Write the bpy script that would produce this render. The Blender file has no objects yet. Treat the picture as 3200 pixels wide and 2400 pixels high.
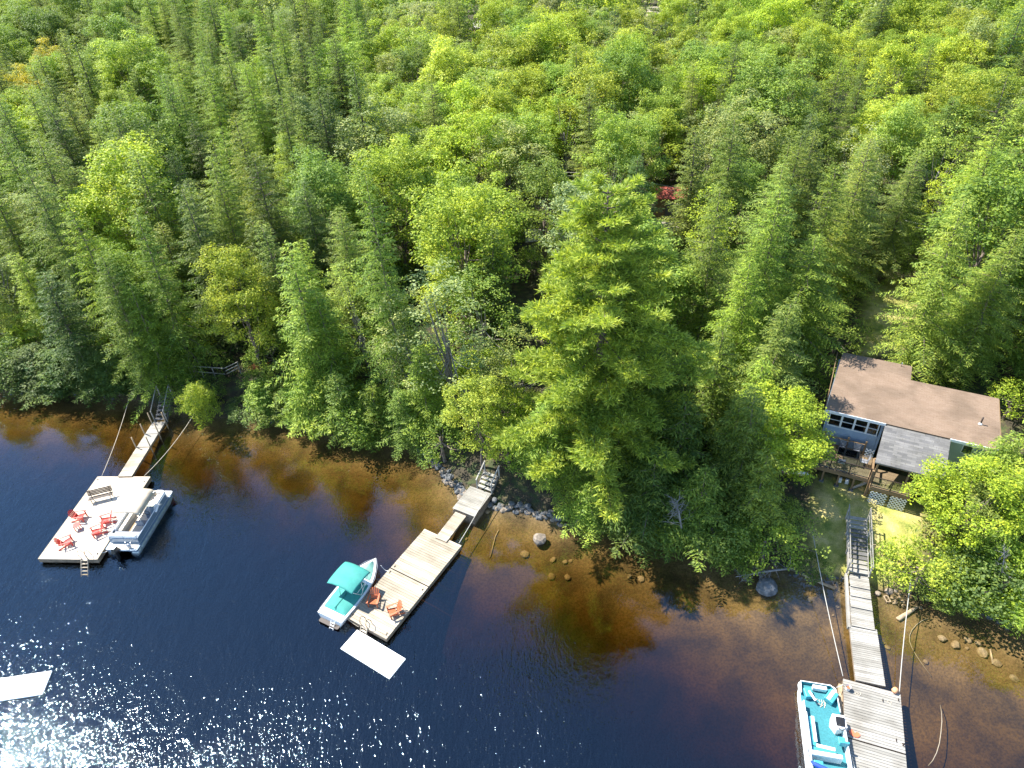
import bpy, bmesh, math, random
import numpy as np
from mathutils import Vector, Matrix
R = math.radians
rnd = random.Random(7)
C = bpy.context.scene.collection
SC = bpy.context.scene

# ------------------------------------------------------------------ camera
CAM_H, FPX, PITCH, ROLL = 40.0, 2200.0, R(37), R(-3)
_c, _s = math.cos(ROLL), math.sin(ROLL)
FWD = Vector((0, math.cos(PITCH), -math.sin(PITCH)))
UP0 = Vector((0, math.sin(PITCH), math.cos(PITCH)))
RT = Vector((1, 0, 0)) * _c + UP0 * _s
UPV = Vector((1, 0, 0)) * (-_s) + UP0 * _c
cam = bpy.data.cameras.new('camera'); cam_ob = bpy.data.objects.new('camera', cam); C.objects.link(cam_ob)
cam.sensor_width = 36; cam.lens = 36 * FPX / 3200; cam.clip_end = 3000; cam.clip_start = 0.5
m = Matrix((RT, UPV, -FWD)).transposed().to_4x4(); m.translation = (0, 0, CAM_H)
cam_ob.matrix_world = m
SC.camera = cam_ob
def at(px, py, z=0.0):
    d = RT * ((px - 1600) / FPX) + UPV * (-(py - 1200) / FPX) + FWD
    t = (CAM_H - z) / -d.z
    return Vector((d.x * t, d.y * t, z))
def to_px(p):
    v = Vector(p) - Vector((0, 0, CAM_H)); w = v.dot(FWD)
    if w < 1: return (-9999, -9999, w)
    return (1600 + FPX * v.dot(RT) / w, 1200 - FPX * v.dot(UPV) / w, w)

# ------------------------------------------------------------------ light
SUN_AZ = Vector((-0.86, 0.51)).normalized(); SUN_EL = R(55)
sdir = Vector((SUN_AZ.x * math.cos(SUN_EL), SUN_AZ.y * math.cos(SUN_EL), math.sin(SUN_EL)))
w = bpy.data.worlds.new('World'); SC.world = w; w.use_nodes = True
nt = w.node_tree; sky = nt.nodes.new('ShaderNodeTexSky'); sky.sky_type = 'NISHITA'; sky.sun_disc = False
sky.sun_elevation = SUN_EL; sky.sun_rotation = math.atan2(SUN_AZ.x, SUN_AZ.y); sky.air_density = 1.0; sky.dust_density = 0.05; sky.ozone_density = 3.0
nt.links.new(sky.outputs[0], nt.nodes['Background'].inputs[0]); nt.nodes['Background'].inputs[1].default_value = 0.13
sl = bpy.data.lights.new('sun', 'SUN'); sl.energy = 5.0; sl.angle = R(0.5); sl.color = (1, 0.95, 0.86)
so = bpy.data.objects.new('sun', sl); C.objects.link(so); so.rotation_euler = sdir.to_track_quat('Z', 'Y').to_euler(); so.location = (0, 0, 90)
SC.view_settings.view_transform = 'Standard'; SC.view_settings.look = 'None'; SC.view_settings.gamma = 1
SC.view_settings.exposure = 1.3
SC.render.engine = 'CYCLES'
SC.cycles.max_bounces = 8; SC.cycles.transparent_max_bounces = 12; SC.cycles.volume_bounces = 0

# ------------------------------------------------------------------ materials
def nodes(name):
    m = bpy.data.materials.new(name); m.use_nodes = True
    t = m.node_tree; b = t.nodes['Principled BSDF']
    return m, t, b
def N(t, kind, **kw):
    n = t.nodes.new('ShaderNode' + kind)
    for k, v in kw.items():
        if isinstance(k, str) and hasattr(n, k): setattr(n, k, v)
    return n
def ramp(t, fac, stops):
    r = N(t, 'ValToRGB'); el = r.color_ramp.elements
    while len(el) < len(stops): el.new(0.5)
    for e, (p, c) in zip(el, stops): e.position = p; e.color = (*c, 1) if len(c) == 3 else c
    t.links.new(fac, r.inputs[0]); return r.outputs[0]
def mixc(t, a, b, f, mode='MIX'):
    n = N(t, 'Mix'); n.data_type = 'RGBA'; n.blend_type = mode
    for s, v in ((n.inputs[6], a), (n.inputs[7], b), (n.inputs[0], f)):
        if hasattr(v, 'is_linked') or hasattr(v, 'node'): t.links.new(v, s)
        elif isinstance(v, (int, float)): s.default_value = v
        else: s.default_value = (*v, 1)
    return n.outputs[2]
def noise(t, scale, detail=4, vec=None, dist=0.0):
    n = N(t, 'TexNoise'); n.inputs['Scale'].default_value = scale; n.inputs['Detail'].default_value = detail; n.inputs['Distortion'].default_value = dist
    if vec is not None: t.links.new(vec, n.inputs['Vector'])
    return n.outputs['Fac']
def objco(t, scale=(1, 1, 1)):
    tc = N(t, 'TexCoord'); mp = N(t, 'Mapping'); mp.inputs['Scale'].default_value = scale
    t.links.new(tc.outputs['Object'], mp.inputs[0]); return mp.outputs[0]
def paint(name, col, rough=0.5, var=0.12, scale=6, metal=0.0, bump=0.0, bscale=30):
    m, t, b = nodes(name); v = objco(t)
    f = noise(t, scale, 5, v)
    d = tuple(max(0, c * (1 - var)) for c in col); l = tuple(min(1, c * (1 + var)) for c in col)
    t.links.new(ramp(t, f, [(0.3, d), (0.7, l)]), b.inputs['Base Color'])
    b.inputs['Roughness'].default_value = rough; b.inputs['Metallic'].default_value = metal
    if bump:
        bn = N(t, 'Bump'); bn.inputs['Strength'].default_value = bump; bn.inputs['Distance'].default_value = 0.02
        t.links.new(noise(t, bscale, 4, v), bn.inputs['Height']); t.links.new(bn.outputs[0], b.inputs['Normal'])
    return m
def wood(name, c1, c2, axis=0, rough=0.75):
    """planks: each board is a mesh island with its own tone, plus grain along the board"""
    m, t, b = nodes(name)
    g = N(t, 'NewGeometry')
    base = ramp(t, g.outputs['Random Per Island'], [(0, c1), (1, c2)])
    sc = [14, 14, 14]; sc[axis] = 0.9
    gr = noise(t, 1.0, 6, objco(t, tuple(sc)), 0.4)
    col = mixc(t, base, ramp(t, gr, [(0.3, (0.62, 0.6, 0.58)), (0.72, (1, 1, 1))]), 0.8, 'MULTIPLY')
    st = noise(t, 0.8, 5, objco(t))
    col = mixc(t, col, ramp(t, st, [(0.35, (0.68, 0.66, 0.63)), (0.6, (1, 1, 1))]), 0.8, 'MULTIPLY')
    t.links.new(col, b.inputs['Base Color']); b.inputs['Roughness'].default_value = rough
    bn = N(t, 'Bump'); bn.inputs['Strength'].default_value = 0.4; bn.inputs['Distance'].default_value = 0.01
    t.links.new(gr, bn.inputs['Height']); t.links.new(bn.outputs[0], b.inputs['Normal'])
    return m
M = {}
M['cedar'] = wood('fresh_cedar_boards', (0.66, 0.56, 0.44), (0.78, 0.70, 0.58), 0)
M['pine'] = wood('pale_deck_boards', (0.36, 0.31, 0.235), (0.58, 0.51, 0.40), 0)
M['greywood'] = wood('weathered_grey_boards', (0.29, 0.28, 0.25), (0.45, 0.43, 0.39), 0)
M['darkwood'] = wood('shade_toned_grey_boards', (0.12, 0.12, 0.12), (0.19, 0.185, 0.18), 0)  # grey boards coloured darker to give the shore steps their shaded look
M['brownwood'] = wood('brown_timber', (0.25, 0.16, 0.08), (0.33, 0.22, 0.12), 0)
M['deckbrown'] = wood('stained_deck_boards', (0.22, 0.16, 0.09), (0.30, 0.22, 0.13), 0)
M['skirt'] = paint('timber_skirting', (0.22, 0.16, 0.11), 0.8, 0.3, 3)
M['float'] = paint('black_float_drums', (0.02, 0.02, 0.022), 0.6)
M['red'] = paint('red_chair_paint', (0.55, 0.045, 0.03), 0.4, 0.12)
M['orange'] = paint('orange_stained_cedar', (0.48, 0.13, 0.05), 0.55, 0.2, 12)
M['darkmetal'] = paint('dark_bronze_metal', (0.05, 0.035, 0.028), 0.45)
M['steel'] = paint('brushed_steel', (0.6, 0.62, 0.64), 0.3, 0.1, 8, 0.9)
M['white'] = paint('white_gelcoat', (0.80, 0.80, 0.79), 0.25, 0.03)
M['whitemat'] = paint('white_foam', (0.88, 0.88, 0.88), 0.6, 0.02, 2)
M['cream'] = paint('cream_vinyl', (0.66, 0.60, 0.50), 0.5, 0.06)
M['canvas'] = paint('beige_canvas', (0.50, 0.42, 0.32), 0.85, 0.06, 3, 0, 0.3, 5)
M['greyvinyl'] = paint('grey_vinyl', (0.22, 0.24, 0.28), 0.45, 0.1)
M['bluegrey'] = paint('blue_grey_aluminium', (0.20, 0.27, 0.36), 0.3, 0.08, 3, 0.35)
M['pontoon'] = paint('aluminium_pontoon', (0.35, 0.40, 0.45), 0.35, 0.2, 4, 0.6)
M['black'] = paint('black_plastic', (0.018, 0.018, 0.02), 0.35)
M['teal'] = paint('teal_canvas', (0.04, 0.27, 0.235), 0.75, 0.10, 3, 0, 0.35, 5)
M['paleteal'] = paint('faded_teal_canvas', (0.17, 0.36, 0.31), 0.75, 0.22, 2, 0, 0.35, 5)
M['carpet'] = paint('teal_carpet', (0.04, 0.20, 0.23), 0.95, 0.15, 9, 0, 0.3, 60)
M['tealvinyl'] = paint('teal_vinyl', (0.06, 0.34, 0.40), 0.4, 0.08)
M['blue'] = paint('royal_blue_canvas', (0.015, 0.06, 0.38), 0.7, 0.15, 5)
M['hose'] = paint('old_hose', (0.30, 0.25, 0.18), 0.8)
M['rope'] = paint('pale_rope', (0.55, 0.48, 0.38), 0.9)
M['cable'] = paint('galvanised_cable', (0.40, 0.38, 0.34), 0.6)
M['orangeplastic'] = paint('faded_orange_plastic', (0.75, 0.16, 0.07), 0.5)
M['buoy'] = paint('peach_foam', (0.72, 0.36, 0.18), 0.6)
M['siding'] = None
M['wallteal'] = paint('pale_green_siding', (0.33, 0.42, 0.40), 0.7, 0.05, 2)
M['trim'] = paint('white_trim', (0.75, 0.77, 0.78), 0.5, 0.04)
M['bark'] = paint('grey_brown_bark', (0.16, 0.125, 0.10), 0.95, 0.4, 5, 0, 0.8, 14)
M['birch'] = paint('pale_birch_bark', (0.20, 0.18, 0.155), 0.85, 0.3, 6, 0, 0.3, 14)
M['dead'] = paint('bleached_dead_wood', (0.22, 0.21, 0.20), 0.9, 0.25, 5)
M['log'] = paint('old_log', (0.36, 0.27, 0.17), 0.9, 0.3, 5)
M['rock'] = paint('grey_granite', (0.105, 0.11, 0.115), 0.85, 0.45, 2.5, 0, 0.8, 8)
M['rockw'] = paint('algae_stone', (0.23, 0.165, 0.09), 0.9, 0.35, 2.5, 0, 0.7, 8)
M['tan'] = paint('tan_rock', (0.22, 0.18, 0.14), 0.85, 0.4, 2.5, 0, 0.8, 8)
M['redroof'] = paint('red_metal_roof', (0.36, 0.075, 0.05), 0.8, 0.35, 2)
M['paleroof'] = paint('pale_shingle', (0.45, 0.42, 0.40), 0.8, 0.2, 3)
M['red2'] = paint('faded_red', (0.55, 0.12, 0.09), 0.5)
def glass(name, tint=(0.9, 0.95, 0.95), f=0.2):
    m, t, b = nodes(name); o = t.nodes['Material Output']
    g = N(t, 'BsdfGlossy'); g.inputs['Roughness'].default_value = 0.03; tr = N(t, 'BsdfTransparent'); tr.inputs[0].default_value = (*tint, 1)
    mx = N(t, 'MixShader'); lw = N(t, 'Fresnel'); lw.inputs[0].default_value = 1.5
    t.links.new(lw.outputs[0], mx.inputs[0]); t.links.new(tr.outputs[0], mx.inputs[1]); t.links.new(g.outputs[0], mx.inputs[2]); t.links.new(mx.outputs[0], o.inputs[0])
    return m
M['glass'] = glass('window_glass', (0.5, 0.58, 0.6)); M['clear'] = glass('clear_panel', (0.85, 0.9, 0.9))
def siding():
    m, t, b = nodes('blue_lap_siding'); v = objco(t)
    sx = N(t, 'SeparateXYZ'); t.links.new(v, sx.inputs[0])
    fr = N(t, 'Math'); fr.operation = 'FRACT'; mu = N(t, 'Math'); mu.operation = 'MULTIPLY'; mu.inputs[1].default_value = 9.0
    t.links.new(sx.outputs[2], mu.inputs[0]); t.links.new(mu.outputs[0], fr.inputs[0])
    t.links.new(ramp(t, noise(t, 2, 3, v), [(0.3, (0.26, 0.36, 0.50)), (0.7, (0.32, 0.42, 0.56))]), b.inputs['Base Color'])
    bn = N(t, 'Bump'); bn.inputs['Strength'].default_value = 0.8; bn.inputs['Distance'].default_value = 0.02
    t.links.new(fr.outputs[0], bn.inputs['Height']); t.links.new(bn.outputs[0], b.inputs['Normal']); b.inputs['Roughness'].default_value = 0.6
    return m
M['siding'] = siding()
def shingle(name, c1, c2, bw=0.35, bh=0.14):
    m, t, b = nodes(name); v = objco(t)
    br = N(t, 'TexBrick'); br.inputs['Scale'].default_value = 1; br.inputs['Brick Width'].default_value = bw; br.inputs['Row Height'].default_value = bh
    br.inputs['Mortar Size'].default_value = 0.006; br.inputs['Color1'].default_value = (*c1, 1); br.inputs['Color2'].default_value = (*c2, 1)
    br.inputs['Mortar'].default_value = tuple(x * 0.75 for x in c1) + (1,); t.links.new(v, br.inputs['Vector'])
    st = noise(t, 0.5, 6, v, 0.5)
    col = mixc(t, br.outputs[0], ramp(t, st, [(0.32, (0.62, 0.62, 0.6)), (0.62, (1, 1, 1))]), 0.9, 'MULTIPLY')
    col = mixc(t, col, ramp(t, noise(t, 9, 4, v), [(0.62, (1, 1, 1)), (0.72, (0.55, 0.5, 0.4))]), 0.8, 'MULTIPLY')
    col = mixc(t, col, ramp(t, noise(t, 2.0, 4, objco(t, (0.6, 6, 1))), [(0.35, (0.86, 0.86, 0.84)), (0.6, (1, 1, 1))]), 0.7, 'MULTIPLY')
    t.links.new(col, b.inputs['Base Color']); b.inputs['Roughness'].default_value = 0.9
    return m
M['roof'] = shingle('brown_shingles', (0.225, 0.155, 0.108), (0.25, 0.178, 0.128))
M['leanroof'] = shingle('grey_shingles', (0.14, 0.137, 0.14), (0.24, 0.232, 0.225), 0.6, 0.16)

def leaf_mat(name, use_attr=False, rough=0.5, trans=0.42):
    m, t, b = nodes(name); o = t.nodes['Material Output']
    if use_attr:
        oi = N(t, 'Attribute'); oi.attribute_name = 'tint'; c = oi.outputs['Color']
    else:
        oi = N(t, 'ObjectInfo'); c = oi.outputs['Color']
    g = N(t, 'NewGeometry')
    v = ramp(t, g.outputs['Random Per Island'], [(0, (0.5, 0.56, 0.5)), (0.45, (0.95, 0.95, 0.95)), (1, (1.75, 1.5, 1.15))])
    col = mixc(t, c, v, 1.0, 'MULTIPLY')
    tc = N(t, 'TexCoord'); gn = noise(t, 0.55, 2, tc.outputs['Object'])
    col = mixc(t, col, ramp(t, gn, [(0.3, (0.78, 0.86, 0.8)), (0.7, (1.2, 1.12, 1.0))]), 1.0, 'MULTIPLY')
    t.links.new(col, b.inputs['Base Color']); b.inputs['Roughness'].default_value = rough
    b.inputs['Specular IOR Level'].default_value = 0.2
    tr = N(t, 'BsdfTranslucent'); tcol = mixc(t, col, (1.25, 1.25, 0.55), 1.0, 'MULTIPLY'); t.links.new(tcol, tr.inputs[0])
    mx = N(t, 'MixShader'); mx.inputs[0].default_value = trans
    t.links.new(b.outputs[0], mx.inputs[1]); t.links.new(tr.outputs[0], mx.inputs[2]); t.links.new(mx.outputs[0], o.inputs[0])
    return m
M['leaf'] = leaf_mat('foliage'); M['leaf_attr'] = leaf_mat('far_foliage', True)

# ------------------------------------------------------------------ mesh building
def link(name, me, parent=None, mat=None):
    o = bpy.data.objects.new(name, me); C.objects.link(o)
    if mat is not None: me.materials.append(mat)
    if parent is not None: o.parent = parent
    return o
def thing(name, label, cat, loc=(0, 0, 0), rz=0.0, group=None):
    o = bpy.data.objects.new(name, None); C.objects.link(o); o.location = loc; o.rotation_euler = (0, 0, rz)
    o.empty_display_size = 0.2
    o['label'] = label; o['category'] = cat
    if group: o['group'] = group
    return o
def tag(o, label, cat, group=None, kind=None):
    o['label'] = label; o['category'] = cat
    if group: o['group'] = group
    if kind: o['kind'] = kind
    return o
class MB:
    def __init__(s): s.v = []; s.f = []
    def add(s, vs, fs):
        n = len(s.v); s.v += [tuple(x) for x in vs]; s.f += [tuple(i + n for i in f) for f in fs]; return s
    def box(s, c, d, rot=None, taper=1.0):
        hx, hy, hz = d[0] / 2, d[1] / 2, d[2] / 2
        P = [Vector((x * hx * (taper if z > 0 else 1), y * hy * (taper if z > 0 else 1), z * hz)) for z in (-1, 1) for y in (-1, 1) for x in (-1, 1)]
        if rot is not None: P = [rot @ p for p in P]
        P = [p + Vector(c) for p in P]
        return s.add(P, [(0, 2, 3, 1), (4, 5, 7, 6), (0, 1, 5, 4), (2, 6, 7, 3), (0, 4, 6, 2), (1, 3, 7, 5)])
    def bar(s, a, b, w, h=None, up=(0, 0, 1)):
        a = Vector(a); b = Vector(b); h = h or w; d = (b - a); L = d.length
        if L < 1e-6: return s
        y = d / L; u = Vector(up)
        if abs(y.dot(u)) > 0.98: u = Vector((1, 0, 0))
        x = y.cross(u).normalized(); z = x.cross(y)
        rot = Matrix((x, y, z)).transposed()
        return s.box((a + b) / 2, (w, L, h), rot)
    def tube(s, pts, r, n=8, cap=True):
        pts = [Vector(p) for p in pts]; rr = r if isinstance(r, (list, tuple)) else [r] * len(pts); rings = []
        for i, p in enumerate(pts):
            d = (pts[min(i + 1, len(pts) - 1)] - pts[max(i - 1, 0)]).normalized()
            u = Vector((0, 0, 1)) if abs(d.z) < 0.9 else Vector((1, 0, 0))
            x = d.cross(u).normalized(); y = x.cross(d)
            rings.append([p + (x * math.cos(2 * math.pi * k / n) + y * math.sin(2 * math.pi * k / n)) * rr[i] for k in range(n)])
        vs = [q for g in rings for q in g]; fs = []
        for i in range(len(pts) - 1):
            for k in range(n):
                a = i * n + k; b = i * n + (k + 1) % n; fs.append((a, b, b + n, a + n))
        if cap: fs.append(tuple(range(n))[::-1]); fs.append(tuple((len(pts) - 1) * n + k for k in range(n)))
        return s.add(vs, fs)
    def prism(s, poly, z0, z1, zf=None):
        n = len(poly); zf = zf or (lambda x, y: 0)
        vs = [(x, y, z0 + zf(x, y)) for x, y in poly] + [(x, y, z1 + zf(x, y)) for x, y in poly]
        return s.add(vs, [tuple(range(n))[::-1], tuple(range(n, 2 * n))] + [(i, (i + 1) % n, (i + 1) % n + n, i + n) for i in range(n)])
    def grid(s, fn, nu, nv):
        vs = [fn(i / nu, j / nv) for j in range(nv + 1) for i in range(nu + 1)]
        return s.add(vs, [(j * (nu + 1) + i, j * (nu + 1) + i + 1, (j + 1) * (nu + 1) + i + 1, (j + 1) * (nu + 1) + i) for j in range(nv) for i in range(nu)])
    def build(s, name, mat, parent=None, smooth=False, bevel=0.0, solid=0.0):
        me = bpy.data.meshes.new(name); me.from_pydata(s.v, [], s.f)
        bm = bmesh.new(); bm.from_mesh(me); bmesh.ops.recalc_face_normals(bm, faces=bm.faces); bm.to_mesh(me); bm.free()
        if smooth: me.polygons.foreach_set('use_smooth', [True] * len(me.polygons))
        o = link(name, me, parent, mat)
        if solid: q = o.modifiers.new('s', 'SOLIDIFY'); q.thickness = solid; q.offset = 0
        if bevel: q = o.modifiers.new('b', 'BEVEL'); q.width = bevel; q.segments = 2; q.limit_method = 'ANGLE'
        return o
def copy_tree(o, parent=None):
    c = o.copy(); C.objects.link(c)
    if parent is not None: c.parent = parent
    for ch in list(o.children): copy_tree(ch, c)
    return c

# ------------------------------------------------------------------ terrain
SHORE_PX = [(-700, 1190), (-200, 1205), (0, 1222), (120, 1232), (300, 1243), (430, 1250), (520, 1285), (620, 1300), (700, 1303), (800, 1310), (930, 1325), (1050, 1362), (1200, 1384),
            (1340, 1412), (1400, 1480), (1445, 1545), (1500, 1582), (1620, 1600), (1760, 1638), (1840, 1642), (2000, 1672), (2200, 1728), (2330, 1765), (2500, 1800), (2640, 1812),
            (2740, 1835), (2860, 1862), (2960, 1890), (3080, 1925), (3200, 1985), (3500, 2120), (4300, 2420)]
SHORE = np.array([[*at(x, y, 0)[:2]] for x, y in SHORE_PX])
def sdist(X, Y):
    """signed distance to the shoreline, positive on land"""
    X = np.asarray(X, float); Y = np.asarray(Y, float); best = np.full(X.shape, 1e9); sign = np.ones(X.shape)
    for (x0, y0), (x1, y1) in zip(SHORE[:-1], SHORE[1:]):
        dx, dy = x1 - x0, y1 - y0; L2 = dx * dx + dy * dy
        t = np.clip(((X - x0) * dx + (Y - y0) * dy) / L2, 0, 1)
        d = np.hypot(X - x0 - t * dx, Y - y0 - t * dy); s = np.sign(dx * (Y - y0) - dy * (X - x0))
        m = d < best - 1e-9; best = np.where(m, d, best); sign = np.where(m, s, sign)
    return best * sign
def zfun(X, Y):
    X = np.asarray(X, float); Y = np.asarray(Y, float); d = sdist(X, Y)
    wob = np.sin(X * .35 + 1) * np.cos(Y * .31) * .25 + np.sin(X * .9 + Y * .7) * .08
    land = 2.0 * (1 - np.exp(-np.maximum(d, 0) / 4)) + 0.03 * np.clip(d, 0, 120) + wob * np.clip(d / 6, 0, 1)
    dd = np.maximum(-d, 0); sx_ = np.clip((X - 3) / 17, 0, 1); sx_ = sx_ * sx_ * (3 - 2 * sx_)
    lake = -((0.16 - .075 * sx_) * dd + (0.08 - .045 * sx_) * np.maximum(dd - 5 - 4 * sx_, 0) ** 1.45) + wob * .3 * np.clip(dd / 4, 0, 1)
    return np.where(d > 0, land, np.maximum(lake, -5.5))
def zt(x, y): return float(zfun(np.array([x]), np.array([y]))[0])
def axis(lo, hi, a, b, fine, coarse):
    v = list(np.arange(a, b, fine)); x = a; st = fine
    while x > lo: st = min(st * 1.18, coarse); x -= st; v.insert(0, x)
    x = v[-1]; st = fine
    while x < hi: st = min(st * 1.18, coarse); x += st; v.append(x)
    return np.array(v)
gx = axis(-900, 900, -48, 42, 0.45, 40); gy = axis(-300, 1300, 12, 56, 0.45, 40)
GX, GY = np.meshgrid(gx, gy); GZ = zfun(GX, GY)
nr = np.random.RandomState(3)
GZ = GZ + nr.uniform(-.02, .02, GZ.shape)
me = bpy.data.meshes.new('ground')
nx, ny = len(gx), len(gy)
idx = np.arange(nx * ny).reshape(ny, nx)
quads = np.stack([idx[:-1, :-1], idx[:-1, 1:], idx[1:, 1:], idx[1:, :-1]], -1).reshape(-1, 4)
me.from_pydata(np.stack([GX, GY, GZ], -1).reshape(-1, 3).tolist(), [], quads.tolist())
me.polygons.foreach_set('use_smooth', [True] * len(me.polygons))
LAWN = [Vector(at(x, y, 1.8)[:2]) for x, y in [(2560, 1490), (2700, 1500), (2850, 1560), (2900, 1640), (2860, 1760), (2760, 1835), (2620, 1800), (2520, 1740), (2540, 1600)]]
LAWN2 = [Vector(at(x, y, 3.2)[:2]) for x, y in [(2700, 930), (2790, 870), (2900, 900), (2880, 960), (2830, 1080), (2700, 1100)]]
def polyd(px, py, poly):
    inside = np.zeros(px.shape, bool); best = np.full(px.shape, 1e9)
    for a, b in zip(poly, poly[1:] + poly[:1]):
        dx, dy = b.x - a.x, b.y - a.y; t = np.clip(((px - a.x) * dx + (py - a.y) * dy) / (dx * dx + dy * dy + 1e-9), 0, 1)
        best = np.minimum(best, np.hypot(px - a.x - t * dx, py - a.y - t * dy))
        cnd = ((a.y > py) != (b.y > py)) & (px < dx * (py - a.y) / (dy if abs(dy) > 1e-9 else 1e-9) + a.x); inside ^= cnd
    return np.where(inside, best, -best)
lawn = np.maximum(np.clip(polyd(GX, GY, LAWN) / 1.5 + 0.5, 0, 1), np.clip(polyd(GX, GY, LAWN2) / 1.5 + 0.5, 0, 1))
at_l = me.attributes.new('lawn', 'FLOAT', 'POINT'); at_l.data.foreach_set('value', lawn.reshape(-1))
gm, t, b = nodes('ground_cover')
tc = N(t, 'TexCoord'); P = tc.outputs['Object']
floor = ramp(t, noise(t, 1.3, 8, P), [(0.25, (0.022, 0.020, 0.012)), (0.5, (0.05, 0.040, 0.024)), (0.6, (0.035, 0.055, 0.016)), (0.8, (0.10, 0.07, 0.045))])
grass = ramp(t, noise(t, 0.9, 8, P), [(0.28, (0.15, 0.21, 0.04)), (0.44, (0.38, 0.37, 0.10)), (0.6, (0.56, 0.47, 0.21))])
grass = mixc(t, grass, ramp(t, noise(t, 22, 3, P), [(0.35, (0.6, 0.65, 0.55)), (0.65, (1.15, 1.1, 1.0))]), 1.0, 'MULTIPLY')
la = N(t, 'Attribute'); la.attribute_name = 'lawn'
ad = N(t, 'Math'); ad.operation = 'MULTIPLY_ADD'; t.links.new(noise(t, 1.5, 4, P), ad.inputs[0]); ad.inputs[1].default_value = 0.9; ad.inputs[2].default_value = -0.45
ad2 = N(t, 'Math'); ad2.operation = 'ADD'; ad2.use_clamp = True; t.links.new(ad.outputs[0], ad2.inputs[0]); t.links.new(la.outputs['Fac'], ad2.inputs[1])
land = mixc(t, floor, grass, ad2.outputs[0])
bed = ramp(t, noise(t, 0.45, 8, P, 0.3), [(0.3, (0.065, 0.045, 0.022)), (0.5, (0.145, 0.098, 0.044)), (0.7, (0.22, 0.15, 0.07))])
bed = mixc(t, bed, ramp(t, noise(t, 7, 6, P), [(0.35, (0.6, 0.6, 0.55)), (0.6, (1.1, 1.1, 1.1))]), 0.9, 'MULTIPLY')
gp = N(t, 'NewGeometry'); sx = N(t, 'SeparateXYZ'); t.links.new(gp.outputs['Position'], sx.inputs[0])
mr = N(t, 'MapRange'); mr.inputs['From Min'].default_value = -0.03; mr.inputs['From Max'].default_value = 0.22; t.links.new(sx.outputs[2], mr.inputs[0])
t.links.new(mixc(t, bed, land, mr.outputs[0]), b.inputs['Base Color']); b.inputs['Roughness'].default_value = 0.95
bn = N(t, 'Bump'); bn.inputs['Strength'].default_value = 0.7; bn.inputs['Distance'].default_value = 0.08; t.links.new(noise(t, 9, 6, P), bn.inputs['Height']); t.links.new(bn.outputs[0], b.inputs['Normal'])
ground = link('ground', me, None, gm); ground['kind'] = 'structure'

# ------------------------------------------------------------------ water
wm, t, b = nodes('tannin_lake_water'); o = t.nodes['Material Output']; t.nodes.remove(b)
tc = N(t, 'TexCoord'); P = tc.outputs['Object']
def mapped(sx_, sy_, rot):
    mp = N(t, 'Mapping'); mp.inputs['Scale'].default_value = (sx_, sy_, 1); mp.inputs['Rotation'].default_value = (0, 0, R(rot)); t.links.new(P, mp.inputs[0]); return mp.outputs[0]
n1 = noise(t, 1.0, 3, mapped(4.4, 1.5, -14), 0.9); n2 = noise(t, 1.0, 2, mapped(9, 4.5, 35), 0.3); n3 = noise(t, 1.0, 2, mapped(0.9, 0.6, 40), 0.5)
patch = noise(t, 0.055, 3, P, 0.6)
n4 = noise(t, 1.0, 1, mapped(24, 14, 10), 0.2)
pm = ramp(t, patch, [(0.36, (0.45,) * 3), (0.62, (1.0,) * 3)])
def math2(op, a, b_):
    n = N(t, 'Math'); n.operation = op
    for i, v in enumerate((a, b_)):
        if isinstance(v, (int, float)): n.inputs[i].default_value = v
        else: t.links.new(v, n.inputs[i])
    return n.outputs[0]
ca = N(t, 'Attribute'); ca.attribute_name = 'open_water'
amp = math2('MULTIPLY', pm, math2('ADD', math2('MULTIPLY', ca.outputs['Fac'], 0.92), 0.08))
hgt = math2('ADD', math2('MULTIPLY', math2('ADD', math2('ADD', n1, math2('MULTIPLY', n2, 0.5)), math2('MULTIPLY', n4, 0.10)), amp), math2('MULTIPLY', n3, math2('ADD', math2('MULTIPLY', ca.outputs['Fac'], 1.0), 0.12)))
bn = N(t, 'Bump'); bn.inputs['Strength'].default_value = 1.0; bn.inputs['Distance'].default_value = 0.042; t.links.new(hgt, bn.inputs['Height'])
gl = N(t, 'BsdfGlossy'); gl.inputs['Roughness'].default_value = 0.05; gl.inputs['Color'].default_value = (0.68, 0.87, 1, 1); t.links.new(bn.outputs[0], gl.inputs['Normal'])
tr = N(t, 'BsdfTransparent'); fr = N(t, 'Fresnel'); fr.inputs['IOR'].default_value = 1.78; t.links.new(bn.outputs[0], fr.inputs['Normal'])
gb = N(t, 'NewGeometry'); frf = math2('MULTIPLY', fr.outputs[0], math2('SUBTRACT', 1.0, gb.outputs['Backfacing']))
mx = N(t, 'MixShader'); t.links.new(frf, mx.inputs[0]); t.links.new(tr.outputs[0], mx.inputs[1]); t.links.new(gl.outputs[0], mx.inputs[2]); t.links.new(mx.outputs[0], o.inputs['Surface'])
va = N(t, 'VolumeAbsorption'); va.inputs['Color'].default_value = (0.60, 0.48, 0.12, 1); va.inputs['Density'].default_value = 1.5
t.links.new(va.outputs[0], o.inputs['Volume'])
wx = axis(-850, 850, -60, 50, 1.5, 60); wy = axis(-280, 1100, 8, 60, 1.5, 60); WX, WY = np.meshgrid(wx, wy)
sm = lambda v: np.clip(v, 0, 1) ** 2 * (3 - 2 * np.clip(v, 0, 1))
openw = sm((-sdist(WX, WY) - 5 - 7 * sm((WX + 4) / 24)) / 9)
nxw, nyw = len(wx), len(wy); iw = np.arange(nxw * nyw).reshape(nyw, nxw)
wv_ = np.stack([WX, WY, WX * 0], -1).reshape(-1, 3).tolist(); wf = np.stack([iw[:-1, :-1], iw[:-1, 1:], iw[1:, 1:], iw[1:, :-1]], -1).reshape(-1, 4).tolist()
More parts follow.
